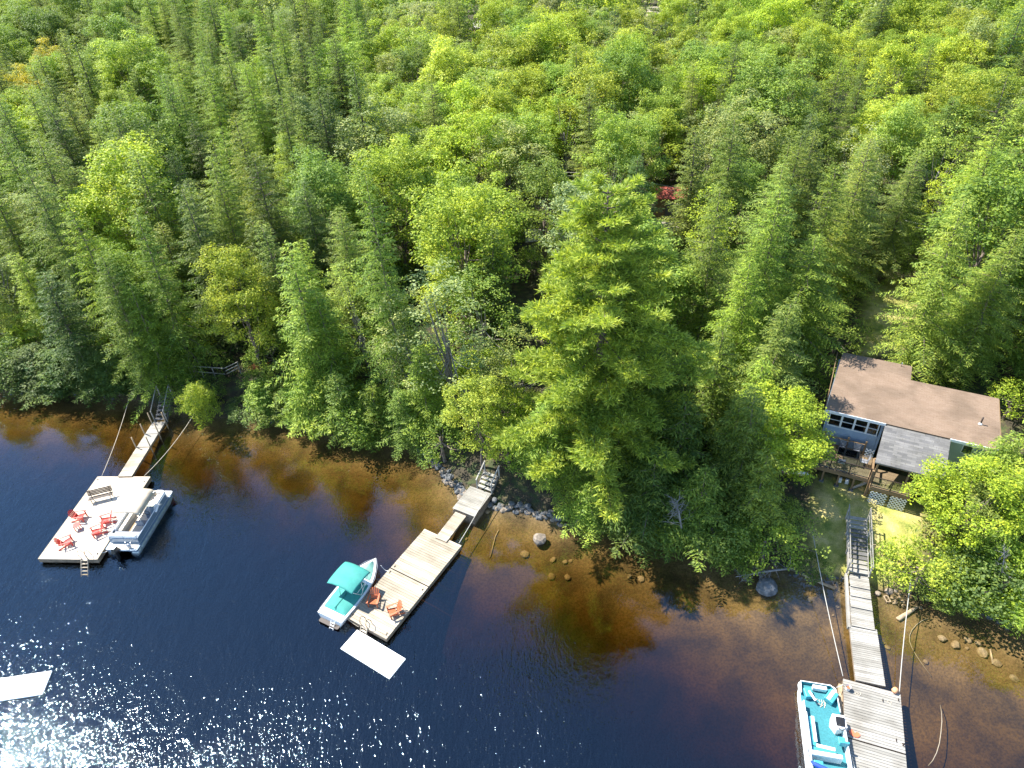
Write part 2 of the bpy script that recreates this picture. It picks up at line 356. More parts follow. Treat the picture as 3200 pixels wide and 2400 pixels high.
ringi = list(iw[0, :]) + list(iw[1:, -1]) + list(iw[-1, ::-1][1:]) + list(iw[::-1, 0][1:-1]); nb_ = len(wv_)
wv_ += [[wv_[i][0], wv_[i][1], -8.0] for i in ringi]; nr_ = len(ringi)
wf += [[ringi[(k + 1) % nr_], ringi[k], nb_ + k, nb_ + (k + 1) % nr_] for k in range(nr_)] + [[nb_ + k for k in range(nr_)][::-1]]
me = bpy.data.meshes.new('lake_water'); me.from_pydata(wv_, [], [[int(i) for i in f] for f in wf])
ao = me.attributes.new('open_water', 'FLOAT', 'POINT'); ao.data.foreach_set('value', np.concatenate([openw.reshape(-1), np.ones(nr_)]))
lake = link('lake_water', me, None, wm); lake['kind'] = 'structure'
#@@PART2
# ------------------------------------------------------------------ foliage prototypes
def quads_mesh(name, c, a, s, mat, tint=None):
    """rhombic leaves: c centre, a half-length vector, s half-width vector"""
    n = len(c); v = np.empty((n, 4, 3)); v[:, 0] = c - a; v[:, 1] = c + s; v[:, 2] = c + a; v[:, 3] = c - s
    me = bpy.data.meshes.new(name); me.vertices.add(n * 4); me.vertices.foreach_set('co', v.reshape(-1))
    me.loops.add(n * 4); me.loops.foreach_set('vertex_index', np.arange(n * 4, dtype=np.int32))
    me.polygons.add(n); me.polygons.foreach_set('loop_start', np.arange(0, n * 4, 4, dtype=np.int32))
    try: me.polygons.foreach_set('loop_total', np.full(n, 4, dtype=np.int32))
    except Exception: pass
    if tint is not None:
        at_ = me.attributes.new('tint', 'FLOAT_COLOR', 'FACE'); at_.data.foreach_set('color', np.concatenate([tint, np.ones((n, 1))], 1).reshape(-1))
    me.update(calc_edges=True); me.materials.append(mat); return me
def norm(v): return v / np.maximum(np.linalg.norm(v, axis=-1, keepdims=True), 1e-9)
def hemlock(seed, h=16.0, r=3.0, nb=120, droop=0.10, step=0.13, lw=0.030, ll=0.135):
    g = np.random.RandomState(seed); c = []; a = []; s = []; tr = MB(); z0 = h * g.uniform(.06, .14)
    lean = g.uniform(-.02, .02, 2)
    tr.tube([(lean[0] * z * z / h, lean[1] * z * z / h, z) for z in np.linspace(-.8, h * .97, 9)], list(np.interp(np.linspace(0, 1, 9), [0, .08, 1], [.26, .20, .015])), 7)
    gap = g.uniform(0, 6.28)
    for i in range(nb):
        t = (i + g.uniform(-.4, .4)) / nb; t = min(max(t, 0), .995) ** 0.92
        z = z0 + (h - z0) * t; az = i * 2.39996 + g.uniform(-.35, .35)
        lob_ = .16 * math.sin(az * 2 + t * 9 + seed) + .14 * math.sin(az - t * 14 + seed * 2) + .08 * math.sin(t * 37 + seed)
        prof = (1.12 + lob_) * (1 - t) ** 0.82 * (1.0 if t > .12 else .72 + t * 2.4)
        L = r * prof * g.uniform(.5, 1.15) * (1 + .16 * math.cos(az - gap)) + 0.25
        el = -0.06 + .5 * t + g.uniform(-.1, .1); d = np.array([math.cos(az), math.sin(az)]); pr = np.array([-d[1], d[0]])
        ns = max(2, int(L / step)); bx, by = lean * z * z / h
        if L > 1.0 and i % 2 == 0:
            tr.tube([(bx + d[0] * q, by + d[1] * q, z + q * math.tan(el) - droop * q * q) for q in (0, L * .4, L * .8)], [.045, .03, .01], 4, False)
        for k in range(ns):
            q = L * (k + 1) / ns; zz = z + q * math.tan(el) - droop * q * q; p0 = np.array([bx + d[0] * q, by + d[1] * q, zz])
            bl = min(.95, .22 + .50 * max(0.0, L - q) ** .75) * g.uniform(.6, 1.25)
            for sd in (-1, 1):
                if g.rand() < .12: continue
                bd = d * g.uniform(.35, .75) + pr * sd; bd = bd / np.hypot(*bd)
                m_ = max(1, int(bl / .115)); dz = g.uniform(-.55, -.05)
                bd3 = np.array([bd[0], bd[1], dz]); bd3 /= np.linalg.norm(bd3)
                for j in range(m_):
                    pc = p0 + bd3 * (bl * (j + .6) / m_) + g.normal(0, .03, 3); pc[2] -= .06 * (j / m_) ** 2
                    ax = norm(bd3 + g.normal(0, .28, 3)); sid = norm(np.cross(ax, np.array([0, 0, 1.]) + g.normal(0, .45, 3)))
                    wd = lw * (1.25 - .5 * j / m_) * g.uniform(.8, 1.4)
                    c.append(pc); a.append(ax * ll * g.uniform(.75, 1.3)); s.append(sid * wd)
        ax = np.array([d[0], d[1], -.25]); 
        for j in range(3):
            c.append(np.array([bx + d[0] * L, by + d[1] * L, z + L * math.tan(el) - droop * L * L]) + g.normal(0, .06, 3)); a.append(norm(ax + g.normal(0, .35, 3)) * ll * 1.1); s.append(norm(np.cross(ax, [0, 0, 1.]) + g.normal(0, .3, 3)) * lw)
    return tr, np.array(c), np.array(a), np.array(s)
def broadleaf(seed, h=14.0, r=3.4, ncl=58, nl=125, leaf=.135, cz=.62, vr=.38, cr=(.75, 1.35), forks=7, thin=0.0):
    g = np.random.RandomState(seed); C_ = []; A = []; S = []; tr = MB(); ends = []
    top = h * .55
    tr.tube([(0.15 * math.sin(z), .1 * math.cos(z * .7) - .1, z) for z in np.linspace(-.8, top, 6)], list(np.linspace(.19, .08, 6)), 7)
    lob = [(g.uniform(0, 6.28), g.uniform(-.3, .9), g.uniform(.75, 1.2)) for _ in range(7)]
    k = 0; tries = 0
    while k < ncl and tries < ncl * 12:
        tries += 1
        u = norm(g.normal(0, 1, 3) + np.array([0, 0, .35])); az = math.atan2(u[1], u[0])
        if u[2] < -.75: continue
        f = 1.0 + .16 * math.sin(3 * az + seed) + .12 * math.sin(5 * az + 2 * u[2] * 3 + seed * 2)
        rad = g.uniform(.55, 1.0) ** .45 * f
        cc = np.array([u[0] * r * rad, u[1] * r * rad, h * cz + u[2] * h * vr * rad]); R_ = g.uniform(*cr) * (r / 3.4) ** .5
        if cc[2] < h * .16: continue
        ends.append(cc); k += 1
        n = int(nl * (R_ / 1.05) ** 2 * (1 - thin * g.rand()))
        dd = norm(g.normal(0, 1, (n, 3)) + np.array([0, 0, .25])); rr = R_ * g.uniform(.35, 1.0, (n, 1)) ** .5
        pos = cc + dd * rr * np.array([1, 1, .55]) 
        # tufts: leaves gather in small sprays
        tuft = norm(g.normal(0, 1, (max(6, n // 9), 3)) + [0, 0, .3]) * R_ * g.uniform(.55, 1.1, (max(6, n // 9), 1)) * np.array([1, 1, .55]) + cc
        ti = g.randint(0, len(tuft), n); pos = np.where(g.rand(n, 1) < .72, tuft[ti] + g.normal(0, .13, (n, 3)), pos)
        nrm = norm(norm(pos - cc) * .5 + np.array([0, 0, .8]) + g.normal(0, .42, (n, 3)))
        ax = norm(np.cross(nrm, g.normal(0, 1, (n, 3)))); sd = np.cross(nrm, ax)
        sz = leaf * g.uniform(.7, 1.35, (n, 1)); C_.append(pos); A.append(ax * sz); S.append(sd * sz * .72)
    for i in range(0, len(ends), max(1, len(ends) // (forks * 2))):
        e = ends[i]; z1 = h * g.uniform(.18, .5); p0 = Vector((0.1, 0, z1)); p2 = Vector(e) * .92 + Vector((0, 0, -.3)); p1 = (p0 + p2) / 2 + Vector((0, 0, -.25))
        tr.tube([p0, p1, p2], [.06, .04, .012], 5, False)
    return tr, np.concatenate(C_), np.concatenate(A), np.concatenate(S)
def white_pine(seed, h=26.0, r=5.6, nw=24):
    g = np.random.RandomState(seed); C_ = []; A = []; S = []; tr = MB()
    tr.tube([(.12 * math.sin(z * .3), .1 * math.sin(z * .21), z) for z in np.linspace(-.8, h * .98, 12)], list(np.linspace(.38, .03, 12)), 8)
    for w_ in range(nw):
        t = w_ / (nw - 1); z = h * (.16 + .83 * t); nb = g.randint(6, 10) if t < .93 else 3
        for j in range(nb):
            z = h * (.16 + .83 * t) + g.uniform(-.55, .55); az = g.uniform(0, 6.28); L = (r * (1 - t) ** .55 * g.uniform(.35, 1.15) + .5) * (1.2 if math.cos(az - 3.3) > .3 else 1)
            el = g.uniform(-.38, .22) + .45 * t; d = np.array([math.cos(az), math.sin(az), 0.]); pr = np.array([-d[1], d[0], 0.])
            crv = g.uniform(.01, .04)
            P_ = lambda q: np.array([0, 0, z]) + d * q + np.array([0, 0, q * math.tan(el) - .05 * q + crv * q * q * .6])
            tr.tube([P_(0), P_(L * .5), P_(L * .92)], [.06, .04, .015], 5, False)
            ns = max(3, int(L / .21))
            for k in range(ns):
                q = L * (.18 + .82 * (k + .5) / ns)
                for sd in (-1, 0, 1, -.6, .6):
                    sp = g.uniform(.15, .75) * min(1, (L - q) * .5 + .35); pc = P_(q) + pr * sd * sp + d * abs(sd) * sp * .5 + np.array([0, 0, g.uniform(-.05, .18)])
                    n = 9; dirs = norm(g.normal(0, 1, (n, 3)) + d * 1.0 + np.array([0, 0, .55]) + pr * sd * .6); ln = g.uniform(.15, .26, (n, 1))
                    C_.append(pc + dirs * ln); A.append(dirs * ln); S.append(norm(np.cross(dirs, g.normal(0, 1, (n, 3)))) * .036)
    return tr, np.concatenate(C_), np.concatenate(A), np.concatenate(S)
PROTO = {}
def proto(kind, res, bark):
    tr, c, a, s = res
    PROTO.setdefault(kind, []).append((c, a, s, quads_mesh(kind + '_crown', c, a, s, M['leaf']), tr, bark))
for i, (rr, nb, dr) in enumerate([(3.0, 118, .10), (3.4, 112, .12), (2.8, 122, .08), (3.7, 108, .14), (3.0, 118, .11)]): proto('hemlock', hemlock(11 + i, 16, rr, nb, dr), 'bark')
for i, rr in enumerate((4.3, 4.8, 4.0)): proto('hemlock_big', hemlock(21 + i, 20, rr, 150, .11, .15), 'bark')
for i in range(3): proto('spruce', hemlock(31 + i, 16, 2.1 + .2 * i, 140, .05, .15, .032, .135), 'bark')
for i, (rr, nc, cr) in enumerate([(3.4, 62, (.75, 1.3)), (3.0, 56, (.7, 1.15)), (3.8, 68, (.8, 1.4)), (3.3, 50, (.65, 1.2)), (3.1, 60, (.6, 1.05))]): proto('maple', broadleaf(51 + i, 14, rr, nc + 10, 270, .086, .6, .40, cr), 'bark')
for i in range(3): proto('birch', broadleaf(71 + i, 14, 2.4, 72, 170, .075, .56, .43, (.5, .95), 8, .35), 'birch')
for i in range(3): proto('shrub', broadleaf(81 + i, 4.0, 2.0, 36, 210, .072, .48, .50, (.55, .95), 5), 'bark')
for i in range(2): proto('cedar', hemlock(91 + i, 7, 2.5, 90, .06, .13, .036, .125), 'bark')
proto('pine', white_pine(101), 'bark')
PH = dict(hemlock_big=20, hemlock=16, spruce=16, maple=14, birch=15, shrub=4, cedar=7, pine=26)
PR = dict(hemlock_big=4.4, hemlock=3.0, spruce=2.2, maple=3.4, birch=2.4, shrub=2.0, cedar=2.5, pine=5.6)
TRUNKS = {}
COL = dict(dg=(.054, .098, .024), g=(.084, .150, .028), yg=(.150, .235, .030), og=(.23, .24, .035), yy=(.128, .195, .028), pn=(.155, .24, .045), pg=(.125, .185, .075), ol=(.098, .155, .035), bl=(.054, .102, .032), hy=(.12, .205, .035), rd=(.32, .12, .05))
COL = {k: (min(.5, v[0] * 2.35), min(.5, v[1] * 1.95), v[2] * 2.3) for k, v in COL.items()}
CNAME = dict(dg='dark green', g='mid green', yg='bright yellow-green', og='orange-tinged yellow', yy='golden yellow-green', pn='light green', pg='pale grey-green', ol='olive green', bl='bluish dark green', hy='fresh light green', rd='reddish')
KNAME = dict(hemlock='hemlock', spruce='spruce', maple='maple', birch='birch', shrub='leafy shrub', cedar='feathery cedar', pine='white pine')
ONAME = dict(hemlock='hemlock_tree', spruce='spruce_tree', maple='maple_tree', birch='birch_tree', shrub='shrub', cedar='cedar_tree', pine='white_pine')
GROUP = dict(hemlock='hemlocks in the lakeside forest', spruce='spruces in the lakeside forest', maple='maples in the lakeside forest', birch='birches in the lakeside forest', shrub='shrubs along the shore', cedar='cedars along the shore', pine='pines in the lakeside forest')
TREES = []
def plant(kind, x, y, h, col, label, r=None, z=None, var=None, tilt=None, jit=.12):
    pk = 'hemlock_big' if kind == 'hemlock' and r and r > 3.7 else kind
    var = rnd.randrange(len(PROTO[pk])) if var is None else var
    c, a, s, cm, tr, bk = PROTO[pk][var]
    sz = h / PH[pk]; sr = (r / PR[pk]) if r else sz * rnd.uniform(.9, 1.12)
    root = thing(ONAME[kind], label, 'shrub' if kind == 'shrub' else 'tree', (x, y, zt(x, y) if z is None else z), rnd.uniform(0, 6.28), GROUP[kind])
    root.scale = (sr, sr, sz)
    if tilt: root.rotation_mode = 'XYZ'; root.rotation_euler = (tilt[0], tilt[1], root.rotation_euler[2])
    key = (pk, var)
    if key not in TRUNKS: TRUNKS[key] = tr.build('trunk', M[bk], root, True)
    else: k = TRUNKS[key].copy(); C.objects.link(k); k.parent = root
    cr = link('crown', cm, root); k_ = rnd.uniform(1 - jit, 1 + jit); cc = COL[col]
    cr.color = (cc[0] * k_ * rnd.uniform(.93, 1.07), cc[1] * k_, cc[2] * k_ * rnd.uniform(.8, 1.2), 1)
    TREES.append((x, y, h, sr * PR[pk])); return root

# trees one can pick out: top point in the photograph (2212-wide view), height, kind, colour, crown radius, label
K = 3200 / 2212
HAND = [
 (42, 330, 19, 'hemlock', 'ol', 3.4, 'tall olive hemlock at the left edge of the photo, first row above the dark water'),
 (150, 440, 18, 'hemlock', 'hy', 3.2, 'light green hemlock just right of the leftmost shoreline hemlock'),
 (105, 215, 17, 'hemlock', 'dg', 3.0, 'dark hemlock in front of the orange-tinged tree at the upper left'),
 (215, 560, 15, 'hemlock', 'g', 3.2, 'drooping hemlock overhanging the water left of the left gangway'),
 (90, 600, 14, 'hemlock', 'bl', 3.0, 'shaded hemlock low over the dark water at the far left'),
 (292, 470, 17, 'hemlock', 'g', 2.5, 'mid green hemlock standing straight behind the left gangway'),
 (278, 620, 12, 'hemlock', 'g', 2.2, 'shorter hemlock on the bank directly above the left gangway'),
 (250, 318, 16, 'maple', 'yg', 4.6, 'broad bright maple crown among dark conifers at the left'),
 (265, 560, 10, 'maple', 'g', 2.6, 'small rounded green maple between two shoreline hemlocks at the left'),
 (395, 395, 17, 'hemlock', 'dg', 3.0, 'dark hemlock behind the yellow-leaved maple'),
 (450, 300, 17, 'hemlock', 'g', 2.9, 'hemlock right of the broad bright maple crown at the left'),
 (545, 330, 17, 'hemlock', 'dg', 2.9, 'dark hemlock left of the green maple with a bare forked trunk'),
 (492, 555, 11, 'maple', 'yy', 2.6, 'yellow-leaved maple above the grey railing on the left bank', 815),
 (622, 545, 16, 'hemlock', 'hy', 3.0, 'bright narrow hemlock overhanging the water midway between the left and middle docks', 900),
 (690, 350, 15, 'maple', 'g', 3.5, 'green round-crowned maple with a bare forked trunk over a dark gap', 620),
 (690, 640, 12, 'hemlock', 'g', 2.7, 'hemlock leaning over the water right of the bright narrow hemlock'),
 (800, 398, 20, 'hemlock', 'g', 3.1, 'tall spire-shaped hemlock with layered branches left of the golden maple', 900),
 (985, 368, 17, 'maple', 'yy', 4.2, 'large golden-green maple left of the tall white pine', 720),
 (945, 560, 14, 'birch', 'pg', 3.2, 'pale grey-green birch on the bank left of the middle dock', 900),
 (870, 640, 12, 'birch', 'pg', 2.6, 'pale leafy birch beside the tall spire-shaped hemlock, over the water'),
 (1030, 565, 12, 'birch', 'g', 2.5, 'green birch between the pale birch and the white pine'),
 (905, 760, 9, 'hemlock', 'hy', 2.2, 'light small hemlock whose branches touch the water left of the riprap'),
 (1310, 440, 24, 'pine', 'pn', 6.4, 'huge light green white pine standing highest in the middle of the forest', 1030),
 (1025, 830, 7.5, 'maple', 'yg', 2.2, 'small bright maple above the steps of the middle dock', 1015),
 (1110, 700, 10, 'birch', 'ol', 2.5, 'olive birch left of the foot of the white pine'),
 (1180, 860, 9, 'hemlock', 'hy', 2.4, 'small feathery hemlock at the foot of the white pine'),
 (1420, 700, 13, 'hemlock', 'bl', 2.8, 'dark bluish hemlock shaded by the white pine', 900),
 (1555, 390, 19, 'hemlock', 'ol', 3.4, 'broad olive hemlock right of the white pine top', 800),
 (1690, 400, 20, 'hemlock', 'hy', 3.5, 'big light olive hemlock behind the cottage clearing, left of the lawn gap', 800),
 (1630, 560, 18, 'hemlock', 'hy', 3.4, 'big sunlit hemlock with drooping boughs left of the cottage roof', 880),
 (1765, 500, 19, 'hemlock', 'g', 4.3, 'green hemlock whose boughs overhang the cottage roof corner', 816),
 (2150, 560, 16, 'hemlock', 'hy', 3.4, 'light hemlock whose boughs hang over the back right edge of the cottage roof', 805),
 (1480, 560, 15, 'maple', 'g', 3.2, 'green maple between the white pine and the drooping hemlocks', 780),
 (1640, 840, 10.5, 'hemlock', 'ol', 2.2, 'yellowish hemlock left of the bright maple beside the cottage deck'),
 (1712, 865, 8.5, 'maple', 'yg', 2.6, 'bright round maple at the left side of the cottage deck'),
 (1415, 240, 17, 'maple', 'yy', 3.8, 'golden maple standing in front of the red roof', 418),
 (1075, 180, 15, 'maple', 'yy', 3.8, 'yellowish maple with bare limbs at the upper middle'),
 (2095, 420, 21, 'hemlock', 'hy', 4.0, 'very large light olive hemlock behind the right end of the cottage', 812),
 (2175, 235, 22, 'hemlock', 'hy', 3.8, 'tallest olive hemlock at the right edge of the photo', 640),
 (2195, 500, 18, 'hemlock', 'ol', 3.4, 'olive hemlock at the right edge behind the cottage', 830),
 (1985, 320, 17, 'hemlock', 'ol', 3.2, 'olive hemlock left of the very large one behind the cottage', 600),
 (1890, 250, 16, 'birch', 'pg', 3.0, 'pale birch with white stems at the upper right', 480),
 (1840, 380, 16, 'hemlock', 'ol', 2.4, 'olive hemlock behind the sunny gap left of the cottage', 640),
 (1175, 355, 13, 'maple', 'g', 3.4, 'green maple left of the white pine top'),
 (1060, 120, 14, 'birch', 'pg', 3.2, 'pale grey-green tree just below the pale roof at the upper middle'),
 (95, 92, 13, 'maple', 'og', 3.6, 'orange-tinged yellow tree at the upper left'),
 (30, 150, 13, 'maple', 'og', 3.0, 'yellowing tree at the left edge below the far maples'),
 (540, 130, 14, 'maple', 'yg', 3.4, 'yellow-green maple among spruces at the upper left'),
 (1365, 90, 13, 'maple', 'yg', 3.2, 'yellow-green maple right of the pale roof'),
 (625, 20, 16, 'spruce', 'dg', 2.6, 'dark spire spruce near the top edge, left of centre'),
 (1330, 5, 15, 'spruce', 'bl', 2.6, 'bluish dark spruce near the top edge, right of centre'),
]
# lower growth on the bank: px, py of the foot, height, kind, colour, radius, label
LOW = [
 (1330, 1105 - 50, 6.5, 'cedar', 'g', 2.6, 'dense dark cedar on the point right of the middle dock'),
 (1400, 1130, 5.5, 'cedar', 'dg', 2.6, 'dark cedar mound hanging over the black water right of the brown rock'),
 (1455, 1070, 6.5, 'cedar', 'dg', 2.7, 'dark cedar left of the bleached dead branches'),
 (1500, 1160, 5.2, 'cedar', 'g', 2.5, 'green cedar overhanging the water below the bleached dead branches'),
 (1560, 1080, 6.5, 'cedar', 'ol', 2.5, 'olive cedar right of the bleached dead branches'),
 (1545, 1200, 4.2, 'shrub', 'g', 2.0, 'leafy shrub at the tip of the wooded point'),
 (1620, 1150, 5.5, 'cedar', 'ol', 2.4, 'olive cedar on the wooded point below the yellowish hemlock'),
 (1650, 1200, 3.8, 'shrub', 'yg', 1.9, 'yellow-green shrub over the water above the fallen dead tree'),
 (1695, 1180, 3.0, 'shrub', 'g', 1.8, 'low green shrub beside the shore end of the left mooring cable of the right dock'),
 (1760, 1245, 1.5, 'shrub', 'dg', 1.1, 'low dark shrub just left of the wooden shore stairs'),
 (1600, 1020, 7.0, 'cedar', 'hy', 2.2, 'light cedar in front of the yellowish hemlock'),
 (1520, 980, 8.0, 'cedar', 'g', 2.4, 'green cedar below the shaded gap in the wooded point'),
 (1390, 990, 8.0, 'cedar', 'g', 2.5, 'green cedar right of the foot of the white pine'),
 (1250, 1060, 5.0, 'cedar', 'hy', 2.2, 'light cedar directly right of the riprap by the middle dock'),
 (1100, 1010, 4.0, 'shrub', 'yg', 1.7, 'yellow-green shrub beside the crib landing steps'),
 (1160, 1020, 4.5, 'shrub', 'g', 1.8, 'green shrub above the riprap right of the crib landing'),
 (960, 985, 5.0, 'shrub', 'g', 1.9, 'green shrub overhanging the water left of the riprap'),
 (880, 960, 6.0, 'hemlock', 'g', 2.0, 'young hemlock dipping over the water beside the pale birch'),
 (820, 945, 6.0, 'cedar', 'g', 2.1, 'green cedar dipping over the water, halfway from the left to the middle dock'),
 (750, 935, 6.5, 'cedar', 'g', 2.2, 'green cedar over the water at the foot of the leaning hemlock'),
 (680, 925, 6.5, 'cedar', 'hy', 2.1, 'light cedar at the foot of the bright narrow hemlock'),
 (535, 893, 1.5, 'shrub', 'dg', 1.6, 'low dark shrub below the grey railing on the left bank'),
 (600, 890, 2.4, 'shrub', 'dg', 1.8, 'dark shrub right of the grey railing on the left bank'),
 (460, 860, 2.2, 'shrub', 'dg', 1.4, 'small dark shrub beside the sunlit leaning cedar'),
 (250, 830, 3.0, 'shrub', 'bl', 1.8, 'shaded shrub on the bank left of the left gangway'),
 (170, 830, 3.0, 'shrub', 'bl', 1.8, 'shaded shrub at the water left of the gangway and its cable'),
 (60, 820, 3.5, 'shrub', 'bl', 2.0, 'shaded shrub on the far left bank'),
 (2045, 1200, 7.5, 'maple', 'yg', 2.6, 'bright yellow-green maple in front of the cottage wall'),
 (2100, 1120, 6.5, 'cedar', 'hy', 2.3, 'light cedar right of the bright maple in front of the cottage'),
 (2080, 1190, 6.5, 'cedar', 'ol', 2.6, 'olive cedar right of the lawn, above the stony shallows'),
 (2170, 1180, 9.5, 'hemlock', 'hy', 2.9, 'light hemlock at the right edge in front of the cottage'),
 (1975, 1270, 4.5, 'shrub', 'yg', 1.8, 'yellow-green shrub on the bank right of the shore stairs'),
 (2110, 1260, 5.0, 'cedar', 'g', 2.4, 'green cedar overhanging the black water at the right'),
 (2180, 1290, 5.0, 'cedar', 'hy', 2.4, 'light cedar overhanging the water at the right edge'),
 (2240, 1330, 6.0, 'hemlock', 'hy', 2.6, 'hemlock at the right edge reaching lowest towards the water'),
 (1925, 1225, 2.0, 'shrub', 'hy', 1.3, 'small light shrub at the right edge of the lawn'),
 (1700, 1040, 2.2, 'shrub', 'yg', 1.2, 'small yellow-green shrub on the lawn before the cottage deck'),
]
def ensure_land(x, y, dmin=0.7):
    for _ in range(40):
        if sdist(np.array([x]), np.array([y]))[0] >= dmin: break
        y += .25
    return x, y
for (px, py, h, k, c, r, lab, *by) in HAND:
    if by:
        best = None
        for hh in np.arange(6, 30, .4):
            p = at(px * K, py * K, hh + 2.5); zb = zt(p.x, p.y); p = at(px * K, py * K, hh + max(zb, 0))
            e_ = abs(to_px((p.x, p.y, zb))[1] - by[0] * K)
            if sdist(np.array([p.x]), np.array([p.y]))[0] > .8 and (best is None or e_ < best[0]): best = (e_, hh)
        h = best[1]; print('HAND', px, py, 'h', round(h, 1))
    for _ in range(30):
        p = at(px * K, py * K, h + 2.0); zb = zt(p.x, p.y); p = at(px * K, py * K, h + max(zb, 0))
        if sdist(np.array([p.x]), np.array([p.y]))[0] > 0.8: break
        h -= .4
    plant(k, p.x, p.y, h, c, lab, r * (1.22 if k == 'hemlock' and r < 4 else 1.08))
for (px, py, h, k, c, r, lab) in LOW:
    p = at(px * K, py * K, 0.8); x, y = ensure_land(p.x, p.y, .1); plant(k, x, y, h * (1.35 if k == 'cedar' and 1300 < px < 1630 else 1), c, lab, r * 1.12)
# sunlit cedar leaning out over the water by the left gangway
p = at(640, 1262, 0.6); x, y = ensure_land(p.x, p.y, .4)
g_ = plant('cedar', x, y, 6.6, 'yy', 'sunlit yellow-green cedar leaning over the water above the left gangway', 2.1, tilt=(R(22), R(-38)))

# clearings seen in the photograph (3200-wide px): nothing planted may cover these
CLEAR = [(1715, 715, 40, 14), (2092, 640, 34, 15), (675, 1160, 80, 30), (2815, 915, 75, 40), (2780, 1040, 90, 75), (1510, 128, 8, 8), (2050, 90, 12, 26), (1640, 945, 50, 40), (2800, 1250, 260, 110), (2160, 1310, 60, 40), (1290, 1000, 10, 10)]
def blocked(x, y, z, h, r):
    bx, by, wb = to_px((x, y, z)); tx, ty, wt = to_px((x, y, z + h)); rp = FPX * r / wb * .75
    for cx, cy, rx, ry in CLEAR:
        for f in (0.1, .3, .5, .7, .9):
            qx = bx + (tx - bx) * f; qy = by + (ty - by) * f; rr = rp * (1.1 - f * .8)
            if abs(qx - cx) < rx + rr and abs(qy - cy) < ry + rr * .8: return True
    return False
def zone(px, py):
    """species and colour by region of the wood"""
    u = rnd.random()
    if px < 1150 and py < 1200:
        if py < 260 and px < 500: return rnd.choice([('maple', 'hy'), ('maple', 'g'), ('hemlock', 'ol'), ('spruce', 'ol')])
        if u < .62: return ('hemlock', rnd.choice(['g', 'g', 'dg', 'ol', 'hy']))
        if u < .78: return ('spruce', rnd.choice(['dg', 'g', 'ol']))
        return (rnd.choice(['maple', 'maple', 'birch']), rnd.choice(['g', 'yg', 'hy', 'pg']))
    if px > 2150 and py > 330:
        if u < .5: return ('hemlock', rnd.choice(['ol', 'hy', 'ol', 'g']))
        if u < .6: return ('spruce', 'ol')
        return (rnd.choice(['maple', 'birch']), rnd.choice(['g', 'yg', 'hy', 'pg']))
    if u < .12: return ('hemlock', rnd.choice(['g', 'dg', 'ol']))
    if u < .20: return ('spruce', rnd.choice(['dg', 'bl', 'g']))
    if u < .80: return ('maple', rnd.choice(['g', 'yg', 'hy', 'yg', 'hy', 'yy', 'pg']))
    return ('birch', rnd.choice(['pg', 'hy', 'g', 'pg']))
COLS = ['at the far left', 'above the left gangway', 'right of the left dock', 'above the motorboat', 'left of the pine', 'behind the pine', 'right of the pine', 'left of the cottage', 'behind the cottage', 'at the far right']
def where(px, py):
    row = 'in the topmost row' if py < 120 else 'high up' if py < 300 else 'upper middle' if py < 520 else 'mid forest' if py < 800 else 'near the shore'
    return row, COLS[max(0, min(9, int(px // 320)))]
cells = {}
def near_ok(x, y, dmin):
    ix, iy = int(x // 8), int(y // 8)
    for a_ in (-1, 0, 1):
        for b_ in (-1, 0, 1):
            for (qx, qy) in cells.get((ix + a_, iy + b_), []):
                if (qx - x) ** 2 + (qy - y) ** 2 < dmin * dmin: return False
    return True
for (x, y, h, r) in TREES: cells.setdefault((int(x // 8), int(y // 8)), []).append((x, y))
cand = []
hA, hB = at(2579, 1283, 6.4), at(3127, 1411, 6.4)
for i in range(16000):
    x = rnd.uniform(-190, 190); y = rnd.uniform(28, 300)
    cand.append((x, y))
SD = sdist(np.array([c[0] for c in cand]), np.array([c[1] for c in cand])); ZZ = zfun(np.array([c[0] for c in cand]), np.array([c[1] for c in cand]))
far = []; count = {}; acc = []
for (x, y), d, z in zip(cand, SD, ZZ):
    if d < 2.2: continue
    bx, by, wv = to_px((x, y, z)); tx, ty, _ = to_px((x, y, z + 15))
    if wv < 5: continue
    dmin = 3.45 + .010 * max(0, y - 60)
    if not near_ok(x, y, dmin): continue
    ux, uy = x - hA.x, y - hA.y; lu, lv = ux * .875 - uy * .485, ux * .485 + uy * .875
    if -3 < lu < 14 and -9 < lv < 11: continue
    kind, col = zone(tx, ty)
    h = {'hemlock': rnd.uniform(11, 18), 'spruce': rnd.uniform(12, 19), 'maple': rnd.uniform(10, 15.5), 'birch': rnd.uniform(10, 15)}[kind]
    if d < 6: h *= .78
    elif d < 12: h *= .85
    if blocked(x, y, z, h, PR[kind]): continue
    if polyd(np.array([x]), np.array([y]), LAWN)[0] > -2.0: continue
    cells.setdefault((int(x // 8), int(y // 8)), []).append((x, y))
    acc.append((y + abs(x) * .3, kind, col, x, y, z, h, -160 < tx < 3360 and -80 < bx < 3280 and ty > -50, tx, ty))
acc.sort()
for _, kind, col, x, y, z, h, inf, tx, ty in acc:
    if inf and count.get(kind, 0) < 285:
        count[kind] = count.get(kind, 0) + 1; row, cl = where(tx, ty)
        rr_ = PR[kind] * h / PH[kind] * (rnd.uniform(1.25, 1.65) if kind in ('hemlock', 'spruce') else rnd.uniform(1.05, 1.35))
        plant(kind, x, y, h, col, '%s %s %s, %s' % (CNAME[col], KNAME[kind], row, cl), rr_, z=z, jit=.15)
    elif (abs(x) < 60 + .62 * y): far.append((kind, col, x, y, z, h))
